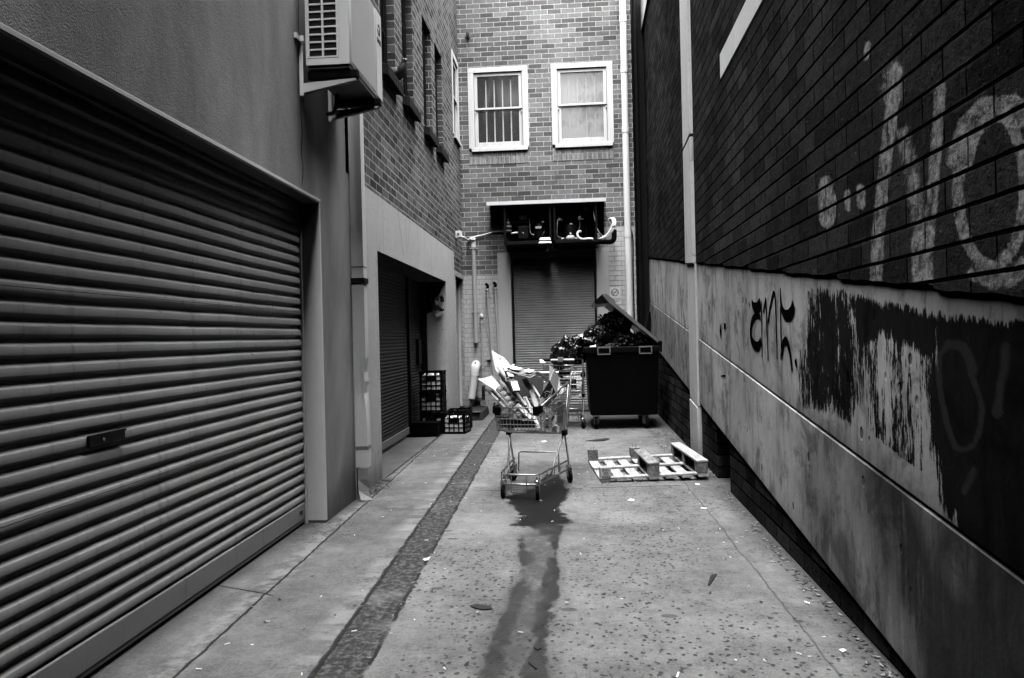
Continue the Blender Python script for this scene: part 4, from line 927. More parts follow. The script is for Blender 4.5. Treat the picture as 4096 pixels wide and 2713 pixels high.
loop = [Q1(1500, 365), Q1(1300, 370), Q1(1150, 385), Q1(1085, 440), Q1(1075, 600), Q1(1095, 720), Q1(1160, 780, 12.5), Q1(1500, 795, 12.46), Q1(1900, 790, 12.46), Q1(2040, 790, 12.48), Q1(2095, 740, 12.5), Q1(2100, 600, 12.55), Q1(2070, 470, 12.6), Q1(1980, 395), Q1(1800, 360)]
mb = MB(); mb.tube(spline(loop[:5], 6), .012, 10); mb.tube(spline(loop[4:12], 8), .044, 14); mb.tube(spline(loop[11:], 6), .014, 10); mb.build('insulated_pipe', M['rubber'], p, True)
mb = MB(); mb.tube([Q1(1142, 430, 12.48), Q1(1135, 600, 12.48), Q1(1135, 690, 12.48), Q1(1160, 715, 12.47), Q1(1300, 728, 12.46)], .007, 6); mb.tube([Q1(1142, 425, 12.48), Q1(1225, 425, 12.5)], .012, 6); mb.box(Q1(1145, 0, 12.48).x, Q1(1185, 0, 12.48).x, 12.48, 12.5, Q1(0, 468, 12.48).z, Q1(0, 432, 12.48).z); mb.build('copper_line', M['midmetal'], p, True)
mb = MB(); a_, b_ = Q1(1318, 730, 12.45), Q1(1405, 730, 12.45); mb.lathe([(.02, a_.x-.03), (.05, a_.x), (.05, b_.x), (.02, b_.x+.03)], 16, 'x', (0, 12.46, a_.z)); mb.tube([Q1(1205, 742, 12.45), Q1(1250, 742, 12.45)], .016, 8); mb.tube([Q1(1440, 735, 12.45), Q1(1480, 738, 12.45)], .018, 8); mb.build('filter_drier', M['pipe_grey'], p, True, angle=40)
mb = MB(); mb.tube(spline([Q1(1540, 620, 12.5), Q1(1500, 622, 12.47), Q1(1480, 660, 12.45), Q1(1495, 715, 12.44), Q1(1560, 747, 12.43), Q1(1650, 742, 12.42), Q1(1700, 738, 12.42), Q1(1745, 752, 12.42)], 6), .021, 10); mb.build('white_hose', M['pipe_white'], p, True)
mb = MB(); a_, b_ = Q1(1492, 418, 12.6), Q1(1535, 355, 12.6); mb.box(a_.x, b_.x, 12.6, 12.65, a_.z, b_.z, .003); a_, b_ = Q1(1535, 415, 12.6), Q1(1578, 395, 12.6); mb.box(a_.x+.003, b_.x, 12.6, 12.64, a_.z, b_.z, .002); mb.build('control_box', M['pipe_white'], p)
mb = MB(); mb.tube(spline([Q1(1520, 425, 12.6), Q1(1520, 520, 12.55), Q1(1505, 600, 12.5)], 4), .004, 6); mb.build('thin_wire', M['midmetal'], p)
mb = MB(); a_, b_ = Q1(1795, 750, 12.6), Q1(1850, 640, 12.6); mb.box(a_.x, b_.x, 12.6, 12.68, a_.z, b_.z, .003); mb.box(b_.x+.001, b_.x+.02, 12.62, 12.66, a_.z+.03, a_.z+.07, .003); mb.build('terminal_box', M['jamb'], p)
mb = MB()
for xx in (1520, 1600): a_ = Q1(xx, 0); mb.box(a_.x, a_.x+.03, YB-.08, YB-.05, 3.0, 3.58)
mb.build('upright', M['darkmetal'], p)
mb = MB()
for k, (dx, dy) in enumerate(((0, 0), (22, 4), (44, 10))):
    mb.tube(spline([Q1(1850+dx, 745+dy*.4, 12.40), Q1(1960+dx*.6, 690+dy, 12.38), Q1(2040+dx, 590, 12.36), Q1(2078+dx, 480, 12.36), Q1(2060+dx, 405-dy*.2, 12.38), Q1(2040+dx*.4, 398, 12.42), Q1(2010, 410+dy, 12.46)], 7), .0165, 8)
tag(mb.build('cable_coil', M['pipe_white'], None, True), 'looped bundle of thick white cables at the right end of the plant', 'cable')
mb = MB(); mb.box(Q1(2050, 0, 12.34).x, Q1(2110, 0, 12.34).x, 12.335, 12.405, Q1(0, 604, 12.36).z, Q1(0, 592, 12.36).z); mb.tube(spline([Q1(1765, 250), Q1(1755, 320, 12.5), Q1(1785, 470, 12.45), Q1(1830, 600, 12.42), Q1(1890, 680, 12.42), Q1(1950, 690, 12.42), Q1(2020, 620, 12.42), Q1(2038, 500, 12.43), Q1(2000, 425, 12.5), Q1(1930, 385, 12.6)], 7), .0055, 6)
tag(mb.build('thin_cable', M['pipe_grey'], None, True), 'thin pale wire looping down from the square box under the awning', 'cable')
mb = MB(); a_, b_ = Q1(1732, 232, 12.6), Q1(1808, 160, 12.6); mb.box(a_.x, b_.x, 12.6, 12.68, a_.z, b_.z, .008); tag(mb.build('junction_box', M['pipe_grey']), 'square grey cable box under the awning beside the dome camera', 'junction box')
dm = thing('security_camera', 'small dome camera with a white cap under the right of the awning', 'camera', Q1(1620, 220, 12.5)); c_ = Q1(1620, 215, 12.5)
mb = MB(); mb.lathe([(.05, -.005), (.056, 0), (.05, .016), (.02, .024)], 20, 'z', c_); mb.build('cap', M['white'], dm, True, angle=40)
mb = MB(); mb.lathe([(.006, -.06), (.03, -.05), (.045, -.03), (.05, -.006)], 20, 'z', c_); mb.build('dome', M['blackgloss'], dm, True)
mb = MB(); mb.tube([c_+Vector((0, .0, .02)), c_+Vector((0, .05, .08))], .012, 8); mb.build('arm', M['darkmetal'], dm)
# no smoking sign
SG = thing('no_smoking_sign', 'white no smoking sign on painted brick beside the white downpipe', 'sign', (.855, YB, 2.03)); ys_ = YB-.008
mb = MB(); mb.box(.765, .955, ys_, YB-.001, 1.885, 2.185, .004); mb.build('panel', M['white'], SG)
SM = lambda x, z: Matrix.Translation((x, ys_-.001, z)) @ Matrix(((1, 0, 0, 0), (0, 0, -1, 0), (0, 1, 0, 0), (0, 0, 0, 1)))
mb = MB(); c_ = (.862, ys_-.0015, 2.095)
for k in range(28):
    a, b = 2*math.pi*k/28, 2*math.pi*(k+1)/28; mb.face([(c_[0]+r_*math.cos(t_), c_[1], c_[2]+r_*math.sin(t_)) for r_, t_ in ((.053, a), (.066, a), (.066, b), (.053, b))])
mb.face([(c_[0]+a, c_[1]-.0005, c_[2]+b) for a, b in ((-.042, -.036), (-.034, -.044), (.042, .036), (.034, .044))]); mb.build('prohibition_ring', M['inkgrey'], SG)
mb = MB()
for a, b, c, d in ((-.05, .055, .006, .010), (-.05, .055, -.012, -.008), (.03, .034, -.008, .006), (-.066, -.045, -.012, .010)): mb.face([(c_[0]+a, c_[1]+.0006, c_[2]+c), (c_[0]+b, c_[1]+.0006, c_[2]+c), (c_[0]+b, c_[1]+.0006, c_[2]+d), (c_[0]+a, c_[1]+.0006, c_[2]+d)])
mb.build('cigarette', M['ink'], SG)
mb = MB(); mb.text('THANK YOU FOR\nOBSERVING OUR\nNO SMOKING\nPOLICY', .0235, SM(.860, 1.952), .001, 1.05); mb.build('lettering', M['ink'], SG)

# ------------------------------------------------------------------ PIGEON
PG = thing('pigeon', 'dark pigeon perched on the nearest brick window sill', 'bird', (XL+.06, 7.86, 4.155), math.radians(-35))
def loft(mb, secs, n=16):      # secs: centre, (rx, rz), axis along local x tilt handled by points
    rings = []
    for i, (c, rx_, rz_) in enumerate(secs):
        c = Vector(c); t = (Vector(secs[min(i+1, len(secs)-1)][0])-Vector(secs[max(i-1, 0)][0])).normalized(); sd = Vector((0, 1, 0)); up = t.cross(sd).normalized()
        rings.append([mb.v(c+sd*rx_*math.cos(2*math.pi*k/n)+up*rz_*math.sin(2*math.pi*k/n)) for k in range(n)])
    for a, b in zip(rings, rings[1:]):
        for k in range(n): mb.bm.faces.new((a[k], a[(k+1) % n], b[(k+1) % n], b[k]))
    mb.bm.faces.new(rings[0]); mb.bm.faces.new(rings[-1][::-1])
mb = MB(); loft(mb, [((-.20, 0, .035), .012, .005), ((-.14, 0, .055), .028, .012), ((-.09, 0, .075), .045, .04), ((-.03, 0, .095), .062, .062), ((.03, 0, .125), .062, .064), ((.06, 0, .165), .046, .046), ((.068, 0, .195), .031, .032), ((.075, 0, .220), .027, .029), ((.092, 0, .236), .024, .022), ((.108, 0, .235), .010, .010)])
mb.build('body', plain('dark_plumage', .035, .5, .4, var=.7, scale=30), PG, True, local=True)
mb = MB(); mb.lathe([(.007, .108), (.006, .118), (.001, .134)], 8, 'x', (0, 0, .230)); mb.lathe([(.003, .104), (.007, .109), (.003, .116)], 8, 'x', (0, 0, .237)); mb.build('beak', M['white'], PG, True, local=True)
for sd in (-1, 1):
    mb = MB(); loft(mb, [((-.17, sd*.026, .052), .004, .010), ((-.10, sd*.048, .085), .010, .036), ((-.02, sd*.062, .115), .012, .046), ((.03, sd*.060, .135), .006, .025)], 10); mb.build('wing', plain('wing_plumage', .16 if sd < 0 else .1, .6, .3, var=.6, scale=30), PG, True, local=True)
    mb = MB(); mb.tube([(.0, sd*.025, .05), (.005, sd*.025, .004)], .006, 6)
    for a in (-.5, 0, .5): mb.tube([(.005, sd*.025, .004), (.035, sd*.025+a*.025, .003)], .004, 5)
    mb.build('leg', M['midmetal'], PG, local=True)
    mb = MB(); mb.lathe([(.002, -.003), (.005, 0), (.002, .003)], 8, 'y', (.094, sd*.0235, .240)); mb.build('eye', M['white'], PG, local=True)

# ------------------------------------------------------------------ MILK CRATES
def crate(lab, x, y, z, rz, variant=0, contents=True, w=.33, d=.33, h=.285):
    t = thing('milk_crate', lab, 'crate', (x, y, z), rz, 'black plastic crates by the dark shutter')
    mb = MB(); T = .007
    def panel(horizontal):      # openings in the wall panels: four columns
        H = []
        n = 4; m = .035; g = .018; cw = (horizontal-2*m-(n-1)*g)/n
        if variant == 0:
            for r0, r1 in ((.030, .080), (.095, .150)):
                for i in range(n): H.append((m+i*(cw+g), m+i*(cw+g)+cw, r0, r1))
            H += [(m, m+cw, .165, .215), (m+(n-1)*(cw+g), m+(n-1)*(cw+g)+cw, .165, .215), (m+.01, m+cw+.004, .226, .262), (m+cw+.03, horizontal-m-cw-.03, .226, .262), (horizontal-m-cw-.004, horizontal-m-.01, .226, .262)]
        else:
            for i in range(n): H.append((m+i*(cw+g), m+i*(cw+g)+cw, .02, .045))
            for r0, r1 in ((.09, .115), (.125, .165)):
                for i in range(6): a = .085+i*.028; H.append((a, a+.018, r0, r1))
        return H
    Hh = h if variant == 0 else .19
    for k, L in ((0, w), (1, d), (2, w), (3, d)):
        def fn(u, v, dd, k=k, L=L):
            o = {0: (u-L/2, -d/2+dd), 1: (w/2-dd, u-L/2), 2: (L/2-u, d/2-dd), 3: (-w/2+dd, L/2-u)}[k]; return (o[0], o[1], v)
        q = MB(); q.bm.free(); q.bm = bmesh.new(); wall_cells(q, [0 if k % 2 == 0 else T, L if k % 2 == 0 else L-T], [.0, Hh], panel(L), fn, T)
        me = bpy.data.meshes.new('tmp'); q.bm.to_mesh(me); mb.bm.from_mesh(me); bpy.data.meshes.remove(me); q.bm.free()
    mb.box(-w/2+T, w/2-T, -d/2+T, d/2-T, .004, .012)
    for a, b, c, e in ((-w/2-.008, w/2+.008, -d/2-.008, -d/2+.001), (-w/2-.008, w/2+.008, d/2-.001, d/2+.008), (-w/2-.008, -w/2+.001, -d/2+.001, d/2-.001), (w/2-.001, w/2+.008, -d/2+.001, d/2-.001)): mb.box(a, b, c, e, Hh-.018, Hh+.004)
    mb.build('shell', M['black'], t, local=True)
    if variant: mb = MB(); mb.box(-w/2+.002, w/2-.002, -d/2+.002, d/2-.002, Hh-.002, Hh+.0065, .002); mb.build('base_lid', M['black'], t, local=True)
    if contents == 'text':
        mb = MB(); MT = Matrix(((1, 0, 0, 0), (0, 0, -1, 0), (0, 1, 0, 0), (0, 0, 0, 1)))
        for a, b, s_ in ((-.10, .13, .03), (.0, .12, .045), (-.09, .06, .03), (.02, .055, .035)): mb.text('m' if s_ > .04 else 'ID', s_, Matrix.Translation((a, -d/2+.0080, b)) @ MT, .001)
        mb.build('printing', M['inkgrey'], t, local=True)
    return t
def bottles(lab, x, y, z, rz, pale=True, h=.235):
    t = thing('packet_load', lab, 'cartons', (x, y, z), rz, 'pale packets inside the crates')
    mb = MB(); mb.box(-.1565, .1565, -.1565, .1565, .0135, .222, .008); mb.build('cartons', M['paper' if pale else 'jamb'], t, local=True)
    mb = MB()
    for a, b, s_ in ((-.09, -.10, .03), (.01, -.09, .045), (.1, -.1, .03), (-.04, .05, .05), (.08, .06, .04)): mb.lathe([(s_, .2225), (s_*.9, .24), (s_*.4, .255), (.005, .26)], 12, 'z', (a, b, 0))
    mb.build('crumpled_wrap', M['paper'], t, True, local=True)
cr = [('topmost crate of the tall stack, pale printed packets showing', -1.935, 10.36, .605, .02, 0, 'text'), ('middle crate of the tall stack, dim packets showing', -1.938, 10.36, .314, -.01, 0, True), ('bottom crate of the tall stack, hidden behind an upturned crate', -1.942, 10.37, .022, .015, 0, True)]
for lab, x, y, z, rz, v, ct in cr:
    crate(lab, x, y, z, rz, v, ct); bottles('pale packets in the '+lab.split(',')[0], x, y, z, rz, z > .5)
crate('low upturned crate in front of the tall crate stack', -1.99, 10.06, .002, .05, 1, False, w=.37, d=.28)
crate('single full-height crate standing free right of the tall stack', -1.60, 10.36, .002, -.12); bottles('bright pale packets in the free-standing right crate', -1.60, 10.36, .002, -.12)
crate('half hidden crate behind the free-standing crate, against the pier', -1.62, 10.84, .002, .03, 0, False)
tag(thing('poster_scrap', 'torn dark poster scraps peeling off the doorway reveal above the crates', 'poster', (-2.0, 10.96, 1.8)))
ps = bpy.data.objects['poster_scrap']; mb = MB(); r_ = random.Random(3)
for k in range(16):
    p = at(1713+r_.uniform(0, 60), 1160+r_.uniform(0, 80), 10.965); a = r_.uniform(0, 6); w = r_.uniform(.02, .05)
    mb.sheet([p+Vector((w*math.cos(a+i*1.57), -.01-r_.uniform(0, .02), w*1.1*math.sin(a+i*1.57))) for i in range(4)], .001)
mb.build('dark_scraps', M['card_dark'], ps); mb = MB()
for q in ([(1738,1258),(1762,1246),(1776,1244),(1774,1252),(1750,1268)], [(1752,1228),(1775,1224),(1772,1236),(1750,1240)], [(1740,1205),(1746,1200),(1753,1222),(1747,1226)]): mb.prism([at(u, v, 10.945) for u, v in q], (0, .002, 0))
mb.build('pale_scraps', M['paper'], ps)

# ------------------------------------------------------------------ SHOPPING TROLLEYS
def caster(par, x, y, ang, r=.055):
    c = bpy.data.objects.new('caster', None); COL.objects.link(c); c.parent = par; c.location = (x, y, 0); c.rotation_euler = (0, 0, ang); c.empty_display_size = .05
    mb = MB(); mb.lathe([(.024, .135), (.026, .15), (.018, .16)], 14, 'z', (0, 0, 0)); mb.lathe([(.008, .155), (.008, .185)], 8, 'z')
    for sx in (-1, 1): mb.hexa([(sx*.019-.002, -.045, r), (sx*.019+.002, -.045, r), (sx*.019+.002, -.005, r-.012), (sx*.019-.002, -.005, r-.012)], [(sx*.019-.002, -.028, .138), (sx*.019+.002, -.028, .138), (sx*.019+.002, .026, .138), (sx*.019-.002, .026, .138)])
    mb.box(-.021, .021, -.028, .026, .134, .140); mb.build('fork', M['steel'], c, local=True)
    mb = MB(); mb.lathe([(.030, -.014), (r-.004, -.014), (r, -.008), (r, .008), (r-.004, .014), (.030, .014)], 24, 'x', (0, -.024, r)); mb.build('tyre', M['rubber'], c, True, local=True, angle=40)
    mb = MB(); mb.lathe([(.006, -.017), (.028, -.012), (.030, .012), (.006, .017)], 18, 'x', (0, -.024, r)); mb.build('rim', M['midmetal'], c, local=True)
    return c
def trolley(name, lab, x, y, rz):
    t = thing(name, lab, 'shopping trolley', (x, y, 0), rz, 'wire shopping trolleys')
    W = 'steel'
    # basket: corner functions (front = +y)
    ft, fb = .195, .18; rt, rb = .275, .245
    P = dict(FTL=(-ft, .80, .765), FTR=(ft, .80, .765), FBL=(-fb, .775, .575), FBR=(fb, .775, .575), RTL=(-rt, .0, .925), RTR=(rt, .0, .925), RBL=(-rb, .06, .455), RBR=(rb, .06, .455))
    P = {k: Vector(v) for k, v in P.items()}
    mb = MB()
    def patch(a, b, c, d, nu, nv, rv=.0024, rh=.0038, skip=()):   # a-b bottom, d-c top
        for i in range(nu+1): u = i/nu; mb.tube([a.lerp(b, u), d.lerp(c, u)], rv, 5)
        for j in range(nv+1):
            w = j/nv
            if j not in skip: mb.tube([a.lerp(d, w), b.lerp(c, w)], rh, 6)
    patch(P['FBL'], P['FBR'], P['FTR'], P['FTL'], 12, 4)
    patch(P['FBR'], P['RBR'], P['RTR'], P['FTR'], 21, 5); patch(P['FBL'], P['RBL'], P['RTL'], P['FTL'], 21, 5)
    patch(P['FBL'], P['FBR'], P['RBR'], P['RBL'], 12, 6)
    patch(P['RBL'], P['RBR'], P['RTR'], P['RTL'], 13, 5)
    mb.build('basket', M[W], t, local=True)
    mb = MB(); mb.tube([P['RTL'], P['FTL'], P['FTR'], P['RTR']], .0075, 8); mb.tube([P['RTL'], P['RTR']], .006, 8); mb.build('top_rim', M[W], t, True, local=True)
    for sx in (-1, 1):
        mb = MB(); a = sx*ft; mb.hexa([(a-.03*sx-.026, .778, .70), (a-.03*sx+.026, .778, .70), (a-.03*sx+.026, .815, .70), (a-.03*sx-.026, .815, .70)], [(a-.03*sx-.026, .778, .775), (a-.03*sx+.026, .778, .775), (a-.03*sx+.026, .815, .775), (a-.03*sx-.026, .815, .775)], .008)
        mb.box(a-.012, a+.012, .71, .812, .715, .782, .008); mb.build('corner_bumper', M['black'], t, local=True)
    # handle and upright frame tubes
    H0 = Vector((-.29, -.085, 1.005)); H1 = Vector((.29, -.085, 1.005))
    for sx in (-1, 1):
        fr = MB(); X = sx*.29
        fr.tube(spline([(X, -.085, 1.005), (X*.985, -.02, .86), (X*.93, .11, .50), (X*.90, .135, .455)], 6), .0115, 10)
        fr.tube(spline([(X*.90, .135, .45), (X*.915, .02, .20), (X*.915, .0, .135)], 5), .009, 10)
        fr.tube(spline([(X*.86, .16, .455), (X*.70, .40, .20), (X*.66, .45, .10)], 5), .009, 10)
        fr.tube([(X*.97, .03, .90), (X*.90, .165, .46)], .009, 8)
        fr.build('upright', M[W], t, True, local=True)
        mb = MB(); mb.box(X*.90-.020, X*.90+.020, .095, .19, .452, .500, .006); mb.build('basket_clamp', M['black'], t, local=True)
    mb = MB(); mb.tube([H0, H0.lerp(H1, .21)], .0155, 12); mb.tube([H0.lerp(H1, .79), H1], .0155, 12); mb.build('handle_grip', M['black'], t, True, local=True, angle=50)
    mb = MB(); mb.tube([H0.lerp(H1, .205), H0.lerp(H1, .795)], .0165, 12); mb.build('handle', M['white'], t, True, local=True, angle=50)
    # lower chassis: two rails, open trapezium
    mb = MB(); fw, rw = .165, .262
    for zz in (.125, .205):
        ptsl = [(-rw, -.02, zz), (-rw, .03, zz), (-fw-.004, .72, zz), (-fw+.025, .775, zz), (fw-.025, .775, zz), (fw+.004, .72, zz), (rw, .03, zz), (rw, -.02, zz)]
        mb.tube(ptsl, .0085, 8)
    for sx in (-1, 1):
        for f_ in (.0, .3, .5, .75, 1.): xx = sx*(rw+(fw-rw)*f_); yy = .03+.70*f_; mb.tube([(xx, yy, .12), (xx, yy, .21)], .005, 6)
    for xx in (-.065, .065): mb.tube([(xx, .775, .205), (xx, .782, .13), (xx*.95, .782, .055)], .005, 6)
    mb.tube([(-.062, .782, .055), (.062, .782, .055)], .005, 6)
    mb.tube([(-.19, .10, .11), (-.19, .09, .27), (-.17, .085, .285), (.17, .085, .285), (.19, .09, .27), (.19, .10, .11)], .0065, 8)
    mb.build('chassis', M[W], t, True, local=True, angle=50)
    mb = MB(); mb.box(-.17, .17, .69, .765, .112, .119, .002); mb.box(-.285, -.235, -.03, .03, .112, .119); mb.box(.235, .285, -.03, .03, .112, .119); mb.build('axle_plate', M['midmetal'], t, local=True)
    for cx_, cy_, a in ((-.145, .735, .25), (.145, .735, .1), (-.262, .0, .5), (.262, .0, -.35)):
        caster(t, cx_, cy_, a+math.pi)
    return t
TR1 = trolley('shopping_trolley', 'wire shopping trolley heaped with flattened cardboard in the middle of the alley', -.265, 6.80, math.radians(168.2))
TR2 = trolley('shopping_trolley', 'second wire shopping trolley holding black bags, tight beside the wheeled bin', -.055, 10.62, math.radians(-9))

# ------------------------------------------------------------------ CARDBOARD
cc = lambda x, y, d: at(1890+x*.2296, 1380+y*.2296, d)
GC = 'flattened boxes heaped in the trolley'
def cardsheet(lab, pts, d, m, th=.005, bend=0., curl=0., nu=4, nv=4, name='cardboard_sheet', cat='cardboard', group=GC):
    d = d if hasattr(d, '__len__') else [d]*4
    mb = MB(); mb.sheet([cc(x, y, k) for (x, y), k in zip(pts, d)], th, nu, nv, bend, curl)
    o = mb.build(name, M[m], None, True, angle=35); return tag(o, lab, cat, group)
cardsheet('tallest pale cardboard flap standing up at the back of the heap', [(335, 85), (545, 215), (700, 390), (440, 470)], [6.75, 6.72, 6.6, 6.62], 'card_white', bend=.008)
cardsheet('narrow folded edge along the left of the tallest pale flap', [(330, 90), (345, 100), (450, 505), (395, 420)], [6.74, 6.73, 6.55, 6.57], 'card_pale')
cardsheet('white rounded flap below the tallest flap', [(428, 380), (545, 318), (650, 385), (575, 545)], [6.5, 6.52, 6.5, 6.42], 'card_white', curl=.012)
cardsheet('large pale sheet jutting out left with a sharp corner', [(88, 590), (335, 528), (560, 800), (340, 748)], [6.40, 6.46, 6.42, 6.34], 'card_white', bend=.012)
sh = cardsheet('broad pale printed sheet lying flat on top of the heap', [(612, 452), (705, 358), (1142, 460), (1008, 528)], [6.30, 6.46, 6.46, 6.28], 'card_mid', curl=.006)
mb = MB()
def patchq(mb, pts, d, lift=.009):
    q = [cc(x, y, k) for (x, y), k in zip(pts, d)]; nn_ = (q[1]-q[0]).cross(q[3]-q[0]).normalized()
    if nn_.dot(CAM-q[0]) < 0: nn_ = -nn_
    mb.prism([p+nn_*lift for p in q], nn_*.0012)
patchq(mb, [(650, 448), (735, 400), (862, 428), (800, 470)], [6.33, 6.40, 6.40, 6.32], .016); patchq(mb, [(880, 478), (960, 442), (1080, 462), (990, 512)], [6.32, 6.39, 6.41, 6.31], .016); patchq(mb, [(640, 425), (700, 362), (735, 372), (680, 432)], [6.34, 6.45, 6.45, 6.34], .016)
mb.build('label', M['white'], sh)
tall = next(o for o in COL.objects if o.get('label', '').startswith('tallest pale cardboard'))
mb = MB()
for x_, y_, w_ in ((470, 205, 34), (462, 222, 40), (480, 238, 30), (500, 262, 22), (486, 282, 30)): patchq(mb, [(x_, y_), (x_+w_, y_+w_*.75), (x_+w_-3, y_+w_*.75+8), (x_-3, y_+8)], [6.72]*4, .022)
mb.build('printing', M['inkgrey'], tall)
cardsheet('thin sheet showing its pale edge under the flat printed sheet', [(615, 462), (1000, 578), (1138, 512), (1010, 535)], [6.29, 6.26, 6.38, 6.36], 'card_mid', th=.003)
cardsheet('dark sheet sloping right behind the standing printed box', [(1100, 470), (1150, 462), (1345, 560), (1300, 605)], [6.34, 6.42, 6.42, 6.33], 'card_dark')
bx_ = cardsheet('dark drink carton with a white lower panel leaning in the heap', [(536, 395), (650, 395), (832, 800), (690, 818)], [6.34, 6.36, 6.20, 6.19], 'card_dark', th=.012)
mb = MB(); patchq(mb, [(655, 642), (775, 642), (828, 806), (712, 812)], [6.255, 6.26, 6.195, 6.19], .014); patchq(mb, [(588, 485), (690, 490), (722, 565), (622, 562)], [6.30, 6.31, 6.285, 6.28], .014); patchq(mb, [(545, 415), (600, 420), (615, 450), (560, 470)], [6.335, 6.335, 6.32, 6.32], .014); mb.build('white_panel', M['white'], bx_)
def textq(o, body, a, b, size, m, d, lift=.016, shear=0, name='lettering', spin=0):   # lettering along the photo direction a->b on a sheet
    p, q = cc(*a, d[0]), cc(*b, d[1]); xa = (q-p).normalized(); nn_ = (CAM-p); nn_ = (nn_-nn_.dot(xa)*xa).normalized(); ya = nn_.cross(xa)
    c = (p+q)/2+nn_*lift; Mx = Matrix(((xa.x, ya.x, nn_.x, c.x), (xa.y, ya.y, nn_.y, c.y), (xa.z, ya.z, nn_.z, c.z), (0, 0, 0, 1)))
    mb = MB(); mb.text(body, size, Mx, .0015, 1., shear); return mb.build(name, M[m], o)
textq(bx_, 'Cola', (605, 600), (690, 612), .046, 'white', [6.26, 6.26], .026, .35)
mb = MB()
for k in range(12): xx = 738+k*7.2; patchq(mb, [(xx, 785), (xx+2+2*(k % 3), 785), (xx+4+2*(k % 3), 803), (xx+2, 804)], [6.197]*4, .018)
patchq(mb, [(690, 695), (780, 690), (778, 712), (735, 732)], [6.245, 6.25, 6.245, 6.235], .018)
mb.build('barcode', M['ink'], bx_)
cardsheet('big dark sheet filling the middle of the heap', [(700, 520), (1245, 560), (1215, 930), (800, 900)], [6.62, 6.62, 6.5, 6.5], 'card_dark')
cardsheet('second dark sheet low in the heap behind the drink carton', [(480, 520), (760, 590), (1100, 1110), (680, 1100)], [6.60, 6.60, 6.42, 6.42], 'card_dark')
cardsheet('long grey plank-like sheet left of the standing printed box', [(862, 600), (948, 572), (1172, 1010), (1108, 1075)], [6.42, 6.44, 6.30, 6.28], 'card', th=.006)
cardsheet('pale short sheet in front of the long grey sheet', [(975, 772), (1058, 765), (1150, 1050), (1085, 1085)], [6.36, 6.36, 6.24, 6.24], 'card_pale')
cardsheet('small grey sheet seen behind the standing printed box', [(1258, 632), (1345, 640), (1300, 760), (1240, 695)], [6.55]*4, 'card')
E_ = [((430, 385), (905, 1040), 22, 'card', 'thin upper edge-on sheet running down from the rounded white flap'), ((462, 500), (770, 925), 26, 'card_dark', 'dark edge-on sheet below the rounded white flap'), ((470, 622), (725, 905), 20, 'card_pale', 'pale edge-on sheet left of the drink carton'), ((505, 640), (790, 930), 14, 'card_mid', 'narrow grey edge-on sheet against the drink carton'),
      ((262, 795), (560, 1085), 34, 'card_mid', 'folded grey sheet end sticking out under the sharp-cornered sheet'), ((345, 748), (655, 1085), 16, 'card_pale', 'thin pale sheet just left of the moulded tray'), ((345, 885), (440, 960), 26, 'card_pale', 'short pale folded end lowest on the left of the heap'), ((330, 800), (470, 945), 18, 'card_dark', 'dark folded end between two pale sheets at left'),
      ((770, 840), (930, 1050), 30, 'card_pale', 'pale strip in front of the dark sheets above the basket rim'), ((1030, 680), (1190, 940), 24, 'card_pale', 'pale strip leaning beside the long grey sheet'), ((370, 1030), (520, 1090), 40, 'card_dark', 'dark sheet corner resting on the left basket bumper'), ((190, 770), (330, 830), 34, 'card_dark', 'dark folded carton end hanging out furthest left')]
for k, (a, b, w, m, lab) in enumerate(E_):
    dx, dy = b[0]-a[0], b[1]-a[1]; L = math.hypot(dx, dy); nx_, ny_ = -dy/L*w/2, dx/L*w/2; d0 = 6.34+.02*(k % 4)
    cardsheet(lab, [(a[0]-nx_, a[1]-ny_), (a[0]+nx_, a[1]+ny_), (b[0]+nx_, b[1]+ny_), (b[0]-nx_, b[1]-ny_)], [d0+.02, d0-.01, d0-.13, d0-.10], m, th=.006)
st = cardsheet('long white printed strip dropping into the basket front', [(878, 905), (942, 892), (1196, 1455), (1130, 1440)], [6.30, 6.30, 6.10, 6.10], 'card_white', th=.006)
textq(st, '8 PACK FRESH 500 ml', (925, 990), (1150, 1420), .040, 'ink', [6.275, 6.13], .012) if False else None
mb = MB(); r_ = random.Random(9)
for k in range(22):
    f_ = (k+.5)/22; x0_, y0_ = 905+f_*225, 915+f_*505
    if r_.random() < .8: patchq(mb, [(x0_-6+r_.uniform(-6, 2), y0_), (x0_+16+r_.uniform(-4, 12), y0_-6), (x0_+20+r_.uniform(-4, 12), y0_+8), (x0_-2+r_.uniform(-6, 2), y0_+13)], [6.30-.2*f_]*4, .009)
mb.build('printing', M['ink'], st)
cr_ = cardsheet('small grey label card with a barcode above the basket rim', [(750, 1052), (805, 1012), (1045, 1250), (1000, 1292)], [6.18, 6.20, 6.12, 6.10], 'card_pale')
mb = MB()
for k in range(9):
    f_ = k/9; patchq(mb, [(770+f_*120, 1062+f_*118), (805+f_*120, 1034+f_*118), (809+f_*120, 1038+f_*118), (774+f_*120, 1066+f_*118)], [6.185-.03*f_]*4, .009)
mb.build('barcode', M['ink'], cr_)
